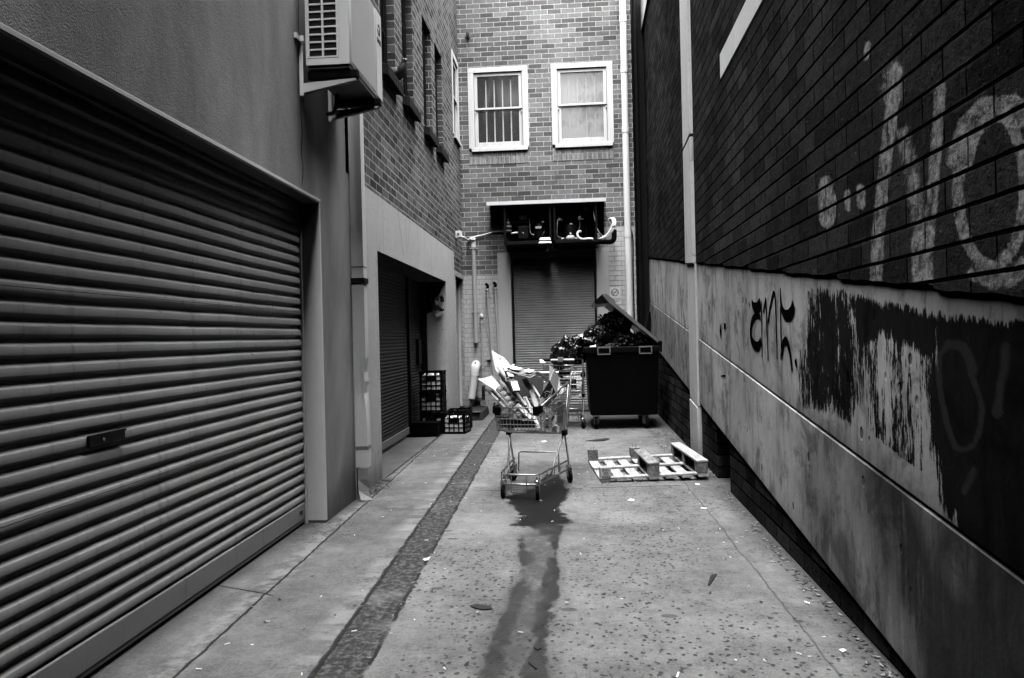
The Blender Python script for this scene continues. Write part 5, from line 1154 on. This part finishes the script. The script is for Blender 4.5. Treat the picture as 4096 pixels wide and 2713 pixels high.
# moulded tray with bumps
ty = thing('fruit_tray', 'grey moulded fruit tray with round bumps among the cardboard', 'tray', cc(560, 950, 6.4), 0, GC)
O_, U_, V_ = cc(425, 760, 6.36), None, None; U_ = cc(880, 1330, 6.14)-O_; V_ = cc(560, 740, 6.52)-O_
mb = MB(); mb.sheet([O_-V_*.1, O_+U_, O_+U_+V_, O_+V_], .004, 2, 2); mb.build('sheet', M['pulp'], ty)
nn_ = U_.cross(V_).normalized(); nn_ = nn_ if nn_.dot(CAM-O_) > 0 else -nn_
mb = MB()
for i in range(6):
    for j in range(3):
        c_ = O_+U_*(.06+.155*i+.03*(j % 2))+V_*(.14+.33*j)
        bm2 = bmesh.new(); bmesh.ops.create_uvsphere(bm2, u_segments=16, v_segments=10, radius=.036); bmesh.ops.translate(bm2, verts=bm2.verts, vec=c_+nn_*.006)
        me = bpy.data.meshes.new('tmp'); bm2.to_mesh(me); mb.bm.from_mesh(me); bpy.data.meshes.remove(me); bm2.free()
mb.build('bumps', M['pulp'], ty, True)
# standing printed box with the leaf emblem
BXD = [6.36, 6.46, 6.40, 6.22]
bx2 = cardsheet('standing dark printed box with a pale leaf emblem, right of heap', [(1345, 625), (1475, 882), (1300, 1075), (1180, 905)], [6.34, 6.44, 6.30, 6.20], 'card_dark', th=.008)
mb = MB()
def linep(mb, pts, w, d, lift):
    for (x0_, y0_), (x1_, y1_) in zip(pts, pts[1:]):
        L = math.hypot(x1_-x0_, y1_-y0_); nx_, ny_ = -(y1_-y0_)/L*w/2, (x1_-x0_)/L*w/2; patchq(mb, [(x0_-nx_, y0_-ny_), (x0_+nx_, y0_+ny_), (x1_+nx_, y1_+ny_), (x1_-nx_, y1_-ny_)], [d]*4, lift)
linep(mb, [(1225, 905), (1245, 840), (1290, 800), (1330, 805), (1345, 830), (1395, 738), (1398, 760), (1375, 850), (1330, 920), (1310, 985)], 9, 6.27, .012); linep(mb, [(1235, 925), (1275, 935), (1320, 905), (1345, 850)], 8, 6.27, .012); linep(mb, [(1360, 860), (1390, 930), (1380, 980)], 8, 6.27, .012); linep(mb, [(1262, 905), (1275, 850), (1312, 835)], 5, 6.27, .012)
mb.build('leaf_emblem', M['card_pale'], bx2)
mb = MB(); patchq(mb, [(1190, 935), (1225, 900), (1270, 960), (1180, 1040)], [6.21, 6.21, 6.22, 6.2], .014); mb.build('pale_corner', M['card_pale'], bx2)
cardsheet('inner brown wall of the standing printed box', [(1350, 622), (1425, 432), (1512, 560), (1472, 880)], [6.36, 6.50, 6.56, 6.46], 'card', bend=.004)
cardsheet('tall grey flap rising from the standing printed box', [(1343, 338), (1420, 425), (1352, 608), (1341, 600)], [6.52, 6.52, 6.38, 6.38], 'card_mid')
cardsheet('pale outer flap of the standing printed box, right edge', [(1512, 558), (1528, 800), (1515, 850), (1470, 880)], [6.56, 6.5, 6.46, 6.46], 'card_pale')
cardsheet('crumpled pale sheet behind the standing printed box', [(1520, 700), (1600, 705), (1640, 760), (1520, 850)], [6.66, 6.66, 6.62, 6.6], 'card_white', bend=.02)
lw = cardsheet('white printed panel inside the basket behind the right wires', [(1225, 1100), (1330, 1060), (1470, 1240), (1425, 1425)], [6.24, 6.34, 6.42, 6.34], 'card_white')
textq(lw, 'FRESH', (1290, 1130), (1320, 1240), .030, 'ink', [6.26, 6.27], .012) if False else None
mb = MB(); r_ = random.Random(5)
for k in range(16):
    f_ = k/16; x0_, y0_ = 1262+r_.choice((0, 30, 60))+f_*24, 1115+f_*110; patchq(mb, [(x0_, y0_), (x0_+12, y0_-4), (x0_+14, y0_+6), (x0_+2, y0_+9)], [6.25]*4, .02)
patchq(mb, [(1390, 1240), (1415, 1225), (1418, 1260), (1380, 1320)], [6.34]*4, .02); mb.build('printing', M['ink'], lw)
for lab, q, d, m in [('dark sheet flat on the basket floor at the left', [(400, 1240), (620, 1260), (880, 1440), (470, 1440)], 6.30, 'card_dark'), ('dark folded box across the basket floor', [(620, 1290), (1100, 1330), (1100, 1440), (800, 1440)], 6.34, 'card_dark'), ('pale sheet edge along the bottom of the basket', [(430, 1475), (930, 1505), (930, 1520), (430, 1500)], 6.12, 'card_pale'), ('grey sheet leaning inside the basket at the right end', [(1480, 1000), (1560, 980), (1640, 1330), (1470, 1400)], 6.62, 'card_mid')]:
    cardsheet(lab, q, d, m)
ro = MB(); c_ = cc(1445, 1470, 6.48); ro.lathe([(.034, -.02), (.034, .10)], 18, 'y', c_); tag(ro.build('paper_roll', M['card_white'], None, True, angle=40), 'white paper roll poking through the bottom of the trolley basket', 'roll')

# ------------------------------------------------------------------ WHEELED BIN
BN = thing('wheeled_bin', 'large black four wheeled rubbish bin with its lid propped open on bags', 'bin', (.82, 11.0, 0))
bx0, bx1, by0, by1, bz0, bz1 = .285, 1.30, 10.45, 11.78, .20, 1.185
mb = MB(); I = .032
mb.hexa([(bx0+I, by0+I, bz0), (bx1-I, by0+I, bz0), (bx1-I, by1-I, bz0), (bx0+I, by1-I, bz0)], [(bx0, by0, bz1-.09), (bx1, by0, bz1-.09), (bx1, by1, bz1-.09), (bx0, by1, bz1-.09)], .02)
# shallow ribs on the front
for a, b in ((.36, .37), (.595, .605), (1.02, 1.03)): mb.hexa([(a+.02, by0+.045, .24), (b+.02, by0+.045, .24), (b+.02, by0+.07, .24), (a+.02, by0+.07, .24)], [(a, by0-.006, 1.08), (b, by0-.006, 1.08), (b, by0+.02, 1.08), (a, by0+.02, 1.08)])
mb.build('body', M['black'], BN)
mb = MB()
for a, b, c, d in ((bx0-.05, bx1+.02, by0-.035, by0+.05), (bx0-.05, bx1+.02, by1-.05, by1+.035), (bx0-.05, bx0+.05, by0+.05, by1-.05), (bx1-.05, bx1+.02, by0+.05, by1-.05)): mb.box(a, b, c, d, bz1-.085, bz1, .012)
mb.build('rim', M['blackgloss'], BN)
for a in (.43, 1.015):
    mb = MB(); w_, h_ = .185, .10
    mb.box(a, a+w_, by0-.055, by0-.036, bz1-.022, bz1-.002, .003); mb.box(a, a+w_, by0-.055, by0-.036, bz1-h_-.015, bz1-h_, .003); mb.box(a, a+.016, by0-.055, by0-.036, bz1-h_+.0005, bz1-.0225, .002); mb.box(a+w_-.016, a+w_, by0-.055, by0-.036, bz1-h_+.0005, bz1-.0225, .002)
    mb.build('handle', M['midmetal'], BN)
mb = MB()   # hinge block at the right
mb.prism([(bx1-.06, by0+.02, bz1), (bx1+.045, by0+.02, bz1-.10), (bx1+.05, by0+.02, bz1+.05), (bx1+.03, by0+.02, bz1+.065), (bx1-.1, by0+.02, bz1+.075)], (0, .10, 0)); mb.prism([(bx1-.06, by1-.12, bz1), (bx1+.045, by1-.12, bz1-.10), (bx1+.05, by1-.12, bz1+.05), (bx1+.03, by1-.12, bz1+.065)], (0, .10, 0)); mb.lathe([(.03, by0), (.03, by1)], 12, 'y', (bx1+.02, 0, bz1+.04)); mb.build('hinge', M['black'], BN)
# lid: slab rising to the upper left, with a raised grey edge
p0, p1 = Vector((bx1-.02, 0, bz1+.045)), Vector((.50, 0, 1.90)); dv = (p1-p0); L_ = dv.length; dv.normalize(); nv_ = Vector((dv.z, 0, -dv.x)); nv_ = nv_ if nv_.z > 0 else -nv_
def lidp(s, h, y): q = p0+dv*s+nv_*h; return (q.x, y, q.z)
mb = MB(); prof = [(0, 0), (L_*.86, 0), (L_*.99, -.13), (L_*1.03, -.12), (L_*1.01, .035), (L_*.97, .07), (L_*.82, .075), (L_*.78, .045), (0.02, .035)]
mb.prism([lidp(s, h, by0-.03) for s, h in prof], (0, by1-by0+.06, 0)); mb.build('lid', M['blackgloss'], BN)
mb = MB(); pr2 = [(.0, .0015), (L_*.86, .004), (L_*1.012, .03), (L_*1.0, .043), (L_*.965, .078), (L_*.825, .082), (L_*.78, .053), (0.0, .042)]
mb.prism([lidp(s, h, by0-.034) for s, h in pr2], (0, .012, 0)); mb.build('lid_edge', M['midmetal'], BN)
mb = MB(); q = Vector(lidp(L_*1.02, -.12, by0-.01))
for k in range(3):
    c_ = q+Vector((-.012, -.01, -.012-.04*k)); mb.tube([c_+Vector((.012*math.cos(a)*(k % 2 == 0), .012*math.cos(a)*(k % 2), .023*math.sin(a))) for a in [2*math.pi*i/12 for i in range(12)]], .004, 5, True)
mb.build('chain', M['steel'], BN)
for a, b in ((.40, by0+.12), (1.10, by0+.12), (.42, by1-.15), (1.14, by1-.15)):
    cst = bpy.data.objects.new('caster', None); COL.objects.link(cst); cst.parent = BN; cst.matrix_basis = world(BN).inverted() @ Matrix.Translation((a, b, 0)) @ Matrix.Rotation(.35 if a > 1 else -.1, 4, 'Z')
    mb = MB(); mb.box(-.045, .045, -.05, .05, .186, .199, .002); mb.lathe([(.035, .155), (.04, .17), (.035, .185)], 14)
    for sx in (-1, 1): mb.box(sx*.030-.003, sx*.030+.003, -.05, .03, .07, .16, .002)
    mb.box(-.033, .033, -.04, .03, .150, .156); mb.build('fork', M['steel'], cst, local=True)
    mb = MB(); mb.lathe([(.04, -.021), (.086, -.021), (.092, -.012), (.092, .012), (.086, .021), (.04, .021)], 24, 'x', (0, -.02, .092)); mb.build('tyre', M['rubber'], cst, True, local=True, angle=40)
    mb = MB(); mb.lathe([(.01, -.026), (.038, -.018), (.038, .018), (.01, .026)], 16, 'x', (0, -.02, .092)); mb.build('rim', M['midmetal'], cst, local=True)
mb = MB()   # worn sticker with lettering on the side facing the trolley
def side(y, z): f = (bz1-.09-z)/(bz1-.09-bz0); return Vector((bx0+I*f-.003, y, z))
mb.face([side(11.5, .45), side(10.75, .45), side(10.75, .95), side(11.5, .95)]); stk = mb.build('worn_sticker', M['darkmetal'], BN)
mb = MB()
sv = (side(11, .9)-side(11, .5)).normalized(); c_ = side(11.12, .78)+Vector((-.002, 0, 0)); ax_ = Vector((0, -1, 0)); nx_ = ax_.cross(sv)
Mx = Matrix(((ax_.x, sv.x, nx_.x, c_.x), (ax_.y, sv.y, nx_.y, c_.y), (ax_.z, sv.z, nx_.z, c_.z), (0, 0, 0, 1))); mb.text('ED\nARD', .14, Mx, .002); mb.build('lettering', M['midmetal'], stk)

# ------------------------------------------------------------------ BLACK BAGS
def bag(lab, c, r, seed, squash=(1, 1, .8), knot=None, group='tied black rubbish bags'):
    t = thing('rubbish_bag', lab, 'rubbish bag', c, 0, group); r0 = random.Random(seed); o = Vector((r0.uniform(0, 50), r0.uniform(0, 50), 0))
    bm = bmesh.new(); bmesh.ops.create_icosphere(bm, subdivisions=6, radius=1.)
    k = Vector(knot or (0, 0, 1)).normalized()
    for v in bm.verts:
        d = v.co.normalized(); lump = mnoise.fractal(d*1.5+o, 1., 2., 3)*.30
        ang = math.atan2(d.cross(k).dot(Vector((.3, .8, .5))), d.dot(k)); near = max(0, d.dot(k))
        tang = d-k*d.dot(k); az = math.atan2(tang.y+tang.z*.3, tang.x)
        pleat = math.sin(az*13+4*mnoise.noise(d*2+o))*.035*near
        ridge = (1-abs(mnoise.noise(Vector((d.x*2.6, d.y*2.6, d.z*1.5))+o+mnoise.noise_vector(d*1.6+o)*.7))*2.4)*.06
        ridge2 = (1-abs(mnoise.noise(d*5.5+o+mnoise.noise_vector(d*2.5+o)*.8))*2)*.014
        rr_ = 1+lump+pleat+ridge+ridge2; rr_ += .16*max(0, near-.94)/.06
        v.co = Vector((d.x*squash[0], d.y*squash[1], d.z*squash[2]))*r*rr_
    me = bpy.data.meshes.new('bag'); bm.to_mesh(me); bm.free(); me.materials.append(M['bag'])
    for p in me.polygons: p.use_smooth = True
    b = bpy.data.objects.new('sack', me); COL.objects.link(b); b.parent = t
    mb = MB(); kd = Vector((k.x*squash[0], k.y*squash[1], k.z*squash[2]))*r*1.12
    sd_ = k.orthogonal().normalized(); s2 = k.cross(sd_)
    for i in range(7):
        a = i*.9; e1 = kd+k*.035+ (sd_*math.cos(a)+s2*math.sin(a))*.05; e2 = kd+k*.06+(sd_*math.cos(a+.6)+s2*math.sin(a+.6))*.055; mb.face([kd-k*.03+sd_*math.cos(a)*.01+s2*math.sin(a)*.01, e1, e2, kd-k*.03+sd_*math.cos(a+.5)*.01])
    mb.build('gathered_neck', M['bag'], t, local=True)
    return t
bag('glossy black bag piled on the second trolley, lowest at left', (.06, 10.95, 1.12), .255, 1, (1.05, .9, .86), (.3, -.6, .7))
bag('small black bag slumped at the left end of the second trolley', (-.10, 11.05, 1.0), .17, 2, (.8, .8, .9), (-.4, -.5, .6))
bag('big black bag bulging over the left rim of the bin', (.52, 10.86, 1.30), .26, 3, (1, 1, .8), (.75, -.6, .25))
bag('black bag in the middle of the bin under the lid', (.80, 10.80, 1.24), .22, 4, (1.1, .9, .75), (-.2, -.9, .3))
bag('black bag in the right of the bin below the hinge', (1.05, 10.80, 1.18), .20, 5, (1.1, .9, .75), (0, -.4, .9))
bag('tall black bag holding the lid up at the back of the bin', (.72, 11.10, 1.46), .25, 6, (.95, 1, .95), (-.7, -.4, .5))
bag('small black bag on the front rim of the bin', (.66, 10.54, 1.195), .085, 8, (1.3, .9, .5), (.1, -.3, .9))
tag(MB().sheet([at(2290, 1345, 11.0), at(2345, 1328, 11.0), at(2348, 1365, 10.95), at(2330, 1385, 10.9)], .004, 3, 3, .02).build('paper_sheet', M['paper'], None, True), 'white paper sheet between the trolley bags and the bin bags', 'paper')
tag(MB().sheet([at(2360, 1383, 10.47), at(2383, 1377, 10.47), at(2384, 1390, 10.43), at(2358, 1392, 10.43)], .004, 3, 3, .01).build('paper_sheet', M['paper'], None, True), 'small white paper lump on the front rim of the bin', 'paper')
tag(MB().sheet([at(2158, 1438, 10.45), at(2168, 1436, 10.45), at(2184, 1452, 10.4), at(2160, 1452, 10.4)], .003, 2, 2).build('paper_sheet', M['card_white'], None), 'pale card corner poking up left of the second trolley handle', 'cardboard')
c4 = lambda x, y, d: at(2130+x*.2296, 1380+y*.2296, d)
mb = MB(); mb.hexa([c4(430, 300, 10.5), c4(530, 295, 10.5), c4(530, 295, 10.75), c4(430, 300, 10.75)], [c4(440, 208, 10.5), c4(538, 215, 10.5), c4(538, 215, 10.7), c4(440, 208, 10.7)], .006); tag(mb.build('cardboard_box', M['card_mid']), 'small grey box under the black bag in the second trolley', 'box')
for lab, q, m in [('grey wrapped bundle behind the second trolley wires at right', [(650, 385), (745, 375), (785, 440), (730, 490), ], 'card_mid'), ('pale bar lying across the second trolley basket', [(555, 480), (740, 515), (738, 530), (552, 495)], 'paper'), ('dark box low inside the second trolley', [(420, 475), (700, 490), (700, 545), (425, 545)], 'card_mid'), ('dark lower carton inside the second trolley', [(420, 600), (770, 600), (770, 760), (600, 770)], 'card_dark')]:
    mb = MB(); mb.sheet([c4(x, y, 10.72) for x, y in q], .05, 3, 3, .015); tag(mb.build('cardboard_box', M[m], None, True, angle=40), lab, 'box')

# ------------------------------------------------------------------ PALLET AND PLANK
PL = thing('wooden_pallet', 'upturned pale wooden pallet lying flat against the block wall', 'pallet', (.28, 6.70, 0))
ex, ey = Vector((.985, .075, .030)), Vector((-.055, 1.09, .006)); PW, PD = ex.length, ey.length
exn = ex.normalized(); eyn = (ey-ey.dot(exn)*exn).normalized(); ezn = exn.cross(eyn)
PM = Matrix(((exn.x, eyn.x, ezn.x, 0), (exn.y, eyn.y, ezn.y, 0), (exn.z, eyn.z, ezn.z, .003), (0, 0, 0, 1)))
def pbox(name, a, b, c, d, e, f, m='wood', par=PL, bev=.003, lab=None):
    mb = MB(); mb.M = PM; mb.box(a, b, c, d, e, f, bev); o = mb.build(name, M[m], par, local=True)
    return o
nb = 7; bw = .092
for k in range(nb):
    x_ = k*(PW-bw)/(nb-1); pbox('deck_board', x_, x_+bw, rnd.uniform(-.006, .006), PD+rnd.uniform(-.006, .006), 0, .019)
for y_ in (.0, PD/2-.045, PD-.09): pbox('stringer_board', -.004, PW+.004, y_+.004, y_+.086, .0192, .039)
lb = None
for x_, ys__ in ((.0, (.0, PD-.09)), (PW/2-.05, (.0, PD/2-.045, PD-.09)), (PW-.10, (.0, PD/2-.045, PD-.09))):
    for y_ in ys__:
        o = pbox('block', x_, x_+.10, y_+.001, y_+.089, .0392, .135, 'wood_old' if (x_ > .1 or y_ > .1) else 'wood')
        if x_ == 0 and y_ == 0: lb = o
for x_ in (PW/2-.05, PW-.10): 
    y1_ = PD+.0 if x_ > .6 else PD*.72
    pbox('skid_board', x_-.004, x_+.104, -.004, y1_, .1352, .155, 'wood_old' if x_ < .6 else 'wood')
mb = MB(); mb.M = PM; mb.box(.004, .098, -.0025, .0005, .032, .132); mb.build('stencil_panel', M['card_white'], lb, local=True)
for k, (s_, w_) in enumerate((('PKPA', .034), ('025', .03), ('CDZJ', .03))):
    mb = MB(); mb.M = PM; mb.text(s_, w_, Matrix.Translation((.051, -.0035, .050+.031*k)) @ Matrix(((-1, 0, 0, 0), (0, 0, -1, 0), (0, -1, 0, 0), (0, 0, 0, 1))), .0015); mb.build('stencil', M['ink'], lb, local=True)
mb = MB(); mb.M = PM
for x_, y_, z_ in ((.03, .02, .135), (.06, .025, .135), (.03, PD-.05, .135), (.06, PD-.045, .135), (PW/2-.02, PD-.05, .135), (PW/2+.01, PD-.045, .135)): mb.tube([(x_, y_, z_), (x_+.004, y_, z_+.028)], .0018, 5)
mb.build('bent_nail', M['darkmetal'], PL, local=True)
pk = [at(2578+0, 1340, 11.35), at(2602, 1345, 11.25), at(2606, 1278, 11.5), at(2603, 1262, 11.5), at(2604, 1253, 11.5), at(2598, 1243, 11.5), at(2591, 1247, 11.5)]
mb = MB(); mb.prism([(p.x, p.y, p.z) for p in ([at(2560, 1420, 11.3), at(2588, 1425, 11.25)]+pk[1:])], (0, .02, 0)); tag(mb.build('broken_plank', M['black']), 'broken black plank leaning on the right wall behind the bin lid', 'plank')

# ------------------------------------------------------------------ LITTER
LF = MB(); LP = MB(); r_ = random.Random(21)
def flake(mb, x, y, s, z=.004):
    a = r_.uniform(0, 6.3); el = r_.uniform(.25, .6); t = [r_.uniform(0, .4)*s for _ in range(4)]
    q = [(x+s*math.cos(a), y+s*math.sin(a)), (x-s*el*math.sin(a), y+s*el*math.cos(a)), (x-s*math.cos(a), y-s*math.sin(a)), (x+s*el*math.sin(a), y-s*el*math.cos(a))]
    pts = [(q[0][0], q[0][1], z+t[0]), (q[1][0], q[1][1], z+t[1]*.5), (q[2][0], q[2][1], z+t[2]), (q[3][0], q[3][1], z+t[3]*.5)]
    mb.face([pts[0], pts[1], pts[2]]); mb.face([pts[0], pts[2], pts[3]])
rwx = lambda y: 1.192+.02364*y
for k in range(480):
    y = r_.uniform(2.2, 6.6); flake(LF if r_.random() < .82 else LP, rwx(y)-abs(r_.gauss(0, .045))-.008, y, r_.uniform(.006, .020))
for k in range(750):
    y = r_.uniform(6.9, 10.2); w = .32*min(1, (y-6.4)/1.8); flake(LF if r_.random() < .6 else LP, rwx(y)-r_.random()**1.3*w-.01, y, r_.uniform(.008, .032), r_.uniform(.003, .03))
for k in range(220):
    flake(LF, -1.80+abs(r_.gauss(0, .07)), r_.uniform(6.25, 6.95), r_.uniform(.006, .03), r_.uniform(.003, .02))
for k in range(70): flake(LF, -1.95+abs(r_.gauss(0, .08)), r_.uniform(4.9, 5.35), r_.uniform(.006, .02))
for k in range(200):
    y = r_.uniform(2.8, 11); flake(LF if r_.random() < .5 else LP, r_.choice((-1.555-.0235*y, -1.0-.02*y, -.795-.019*y))+r_.gauss(0, .012), y, r_.uniform(.004, .013))
lo = LF.build('leaf_litter', M['leaf']); tag(lo, None, None, None, 'stuff'); lo = LP.build('leaf_litter', M['leaf_pale']); tag(lo, None, None, None, 'stuff')
GB = MB()
for k in range(170):
    y = r_.uniform(2.8, 10.5); x = r_.uniform(-1.6, rwx(y)-.05)
    if r_.random() < .35: flake(GB, x, y, r_.uniform(.004, .012))
    else:
        a = r_.uniform(0, 3.1); l = r_.uniform(.006, .014); GB.tube([(x-l*math.cos(a), y-l*math.sin(a), .004), (x+l*math.cos(a), y+l*math.sin(a), .004)], .0032, 5)
tag(GB.build('ground_litter', M['paper']), None, None, None, 'stuff')
DB = MB()
for k in range(150): y = r_.uniform(2.8, 9); flake(DB, r_.uniform(-1.6, 1.1), y, r_.uniform(.005, .016))
tag(DB.build('dark_litter', M['ink']), None, None, None, 'stuff')
def scrap(lab, pts, m, name='paper_scrap', cat='litter', z=.004):
    mb = MB(); mb.prism([on_ground(u, v, z) for u, v in pts], (0, 0, .003)); tag(mb.build(name, M[m]), lab, cat)
scrap('large torn white paper scrap on the paving right of the wet patch', [(2510, 2003), (2520, 1995), (2538, 1998), (2537, 2004), (2522, 2006)], 'white')
scrap('white oval scrap on the paving behind the trolley chassis', [(2163, 1765), (2180, 1762), (2190, 1767), (2170, 1770)], 'white')
scrap('long black plastic shard on the right paving', [(2830, 2340), (2843, 2300), (2868, 2297), (2838, 2342)], 'ink', 'plastic_shard')
scrap('white paper strip on the paving below the pallet corner', [(2802, 2031), (2828, 2032), (2826, 2036), (2804, 2035)], 'white')
scrap('small flat white card standing nearest the camera on the right paving', [(2704, 2708), (2711, 2690), (2718, 2690), (2712, 2712)], 'white')
scrap('curled white leaf-shaped scrap near the base of the right wall', [(3355, 2600), (3375, 2596), (3387, 2604), (3370, 2611)], 'white')
scrap('thin white stick on the paving along the right joint', [(3218, 2405), (3240, 2413), (3238, 2418), (3217, 2410)], 'white')
scrap('pale pair of scraps under the pallet edge by the wall', [(2780, 1934), (2800, 1936), (2798, 1941), (2783, 1940)], 'white')
scrap('white crumpled scrap on the edge of the rough drain strip', [(1690, 2238), (1712, 2232), (1722, 2228), (1716, 2240), (1700, 2244)], 'white')
scrap('dark oval spot of tar near the middle of the paving', [(1880, 2424), (1905, 2417), (1965, 2425), (1970, 2436), (1930, 2440), (1890, 2430)], 'ink', 'tar_spot')
scrap('dark twig on the right edge of the lower wet streak', [(2112, 2650), (2118, 2648), (2150, 2672), (2146, 2677)], 'ink', 'twig')
scrap('black bottle cap on the lower wet streak', [(2133, 2590), (2150, 2586), (2166, 2592), (2150, 2600)], 'ink', 'bottle_cap')
scrap('dark tear-shaped puddle mark on the paving left of the pallet far corner', [(2340, 1764), (2365, 1760), (2430, 1752), (2440, 1756), (2420, 1763), (2385, 1765)], 'ink', 'tar_spot')

# repeated small parts become one mesh each
SPLIT = {'crumpled_wrap', 'sticker_residue', 'handle_grip', 'guide_rail', 'bolt', 'rust_band', 'white_tag', 'copper_line', 'hose', 'security_bar', 'bent_nail', 'upright', 'clip', 'axle_plate', 'door_frame', 'side_bracket', 'filter_drier', 'band', 'hinge', 'control_box', 'label', 'display'}
for o in list(COL.objects):
    if o.type != 'MESH' or o.name.split('.')[0] not in SPLIT: continue
    bm = bmesh.new(); bm.from_mesh(o.data); seen = {}; n_ = 0
    for v in bm.verts:
        if v in seen: continue
        st_ = [v]; seen[v] = n_
        while st_:
            a = st_.pop()
            for e in a.link_edges:
                b = e.other_vert(a)
                if b not in seen: seen[b] = n_; st_.append(b)
        n_ += 1
    ids = [seen[v] for v in bm.verts]; bm.free()
    if n_ < 2 or n_ > 16: continue
    src = o.data
    for k in range(n_):
        b2 = bmesh.new(); b2.from_mesh(src); b2.verts.ensure_lookup_table()
        bmesh.ops.delete(b2, geom=[v for v, i_ in zip(list(b2.verts), ids) if i_ != k], context='VERTS')
        me = bpy.data.meshes.new(src.name); b2.to_mesh(me); b2.free()
        if not me.materials: me.materials.append(src.materials[0])
        if k == 0: o.data = me
        else:
            c = o.copy(); c.data = me; COL.objects.link(c)

# ------------------------------------------------------------------ CAMERA, SKY, SUN
cam = bpy.data.cameras.new('camera'); co = bpy.data.objects.new('camera', cam); COL.objects.link(co)
cam.sensor_width = 36; cam.lens = F/1024*36; cam.clip_end = 500; cam.clip_start = .05
co.matrix_world = Matrix.Translation(CAM) @ W2C.transposed().to_4x4(); SC.camera = co
EL, AZ = 76, 180           # high sun behind thin cloud, a little behind the camera
wd = bpy.data.worlds.new('World'); SC.world = wd; wd.use_nodes = True; t = wd.node_tree; bg = t.nodes['Background']
sk = t.nodes.new('ShaderNodeTexSky'); sk.sky_type = 'NISHITA'; sk.sun_disc = False; sk.sun_elevation = math.radians(EL); sk.sun_rotation = math.radians(AZ); sk.dust_density = 4.; sk.air_density = 1.5
bwn = t.nodes.new('ShaderNodeRGBToBW'); t.links.new(sk.outputs[0], bwn.inputs[0]); t.links.new(bwn.outputs[0], bg.inputs['Color']); bg.inputs['Strength'].default_value = .05
sl_ = bpy.data.lights.new('sun', 'SUN'); so = bpy.data.objects.new('sun', sl_); COL.objects.link(so); sl_.energy = 1.5; sl_.angle = math.radians(80)
az, el = math.radians(AZ), math.radians(EL); dirv = Vector((math.sin(az)*math.cos(el), math.cos(az)*math.cos(el), math.sin(el)))
so.rotation_euler = dirv.to_track_quat('Z', 'Y').to_euler(); so.location = (0, 0, 20)
vs = SC.view_settings; vs.view_transform = 'Standard'; vs.look = 'None'; vs.gamma = 1; vs.use_curve_mapping = False; vs.exposure = 3.8
SC.cycles.max_bounces = 6; SC.cycles.diffuse_bounces = 0; SC.cycles.transparent_max_bounces = 8
SC.cycles.use_denoising = True; SC.cycles.sample_clamp_indirect = 4
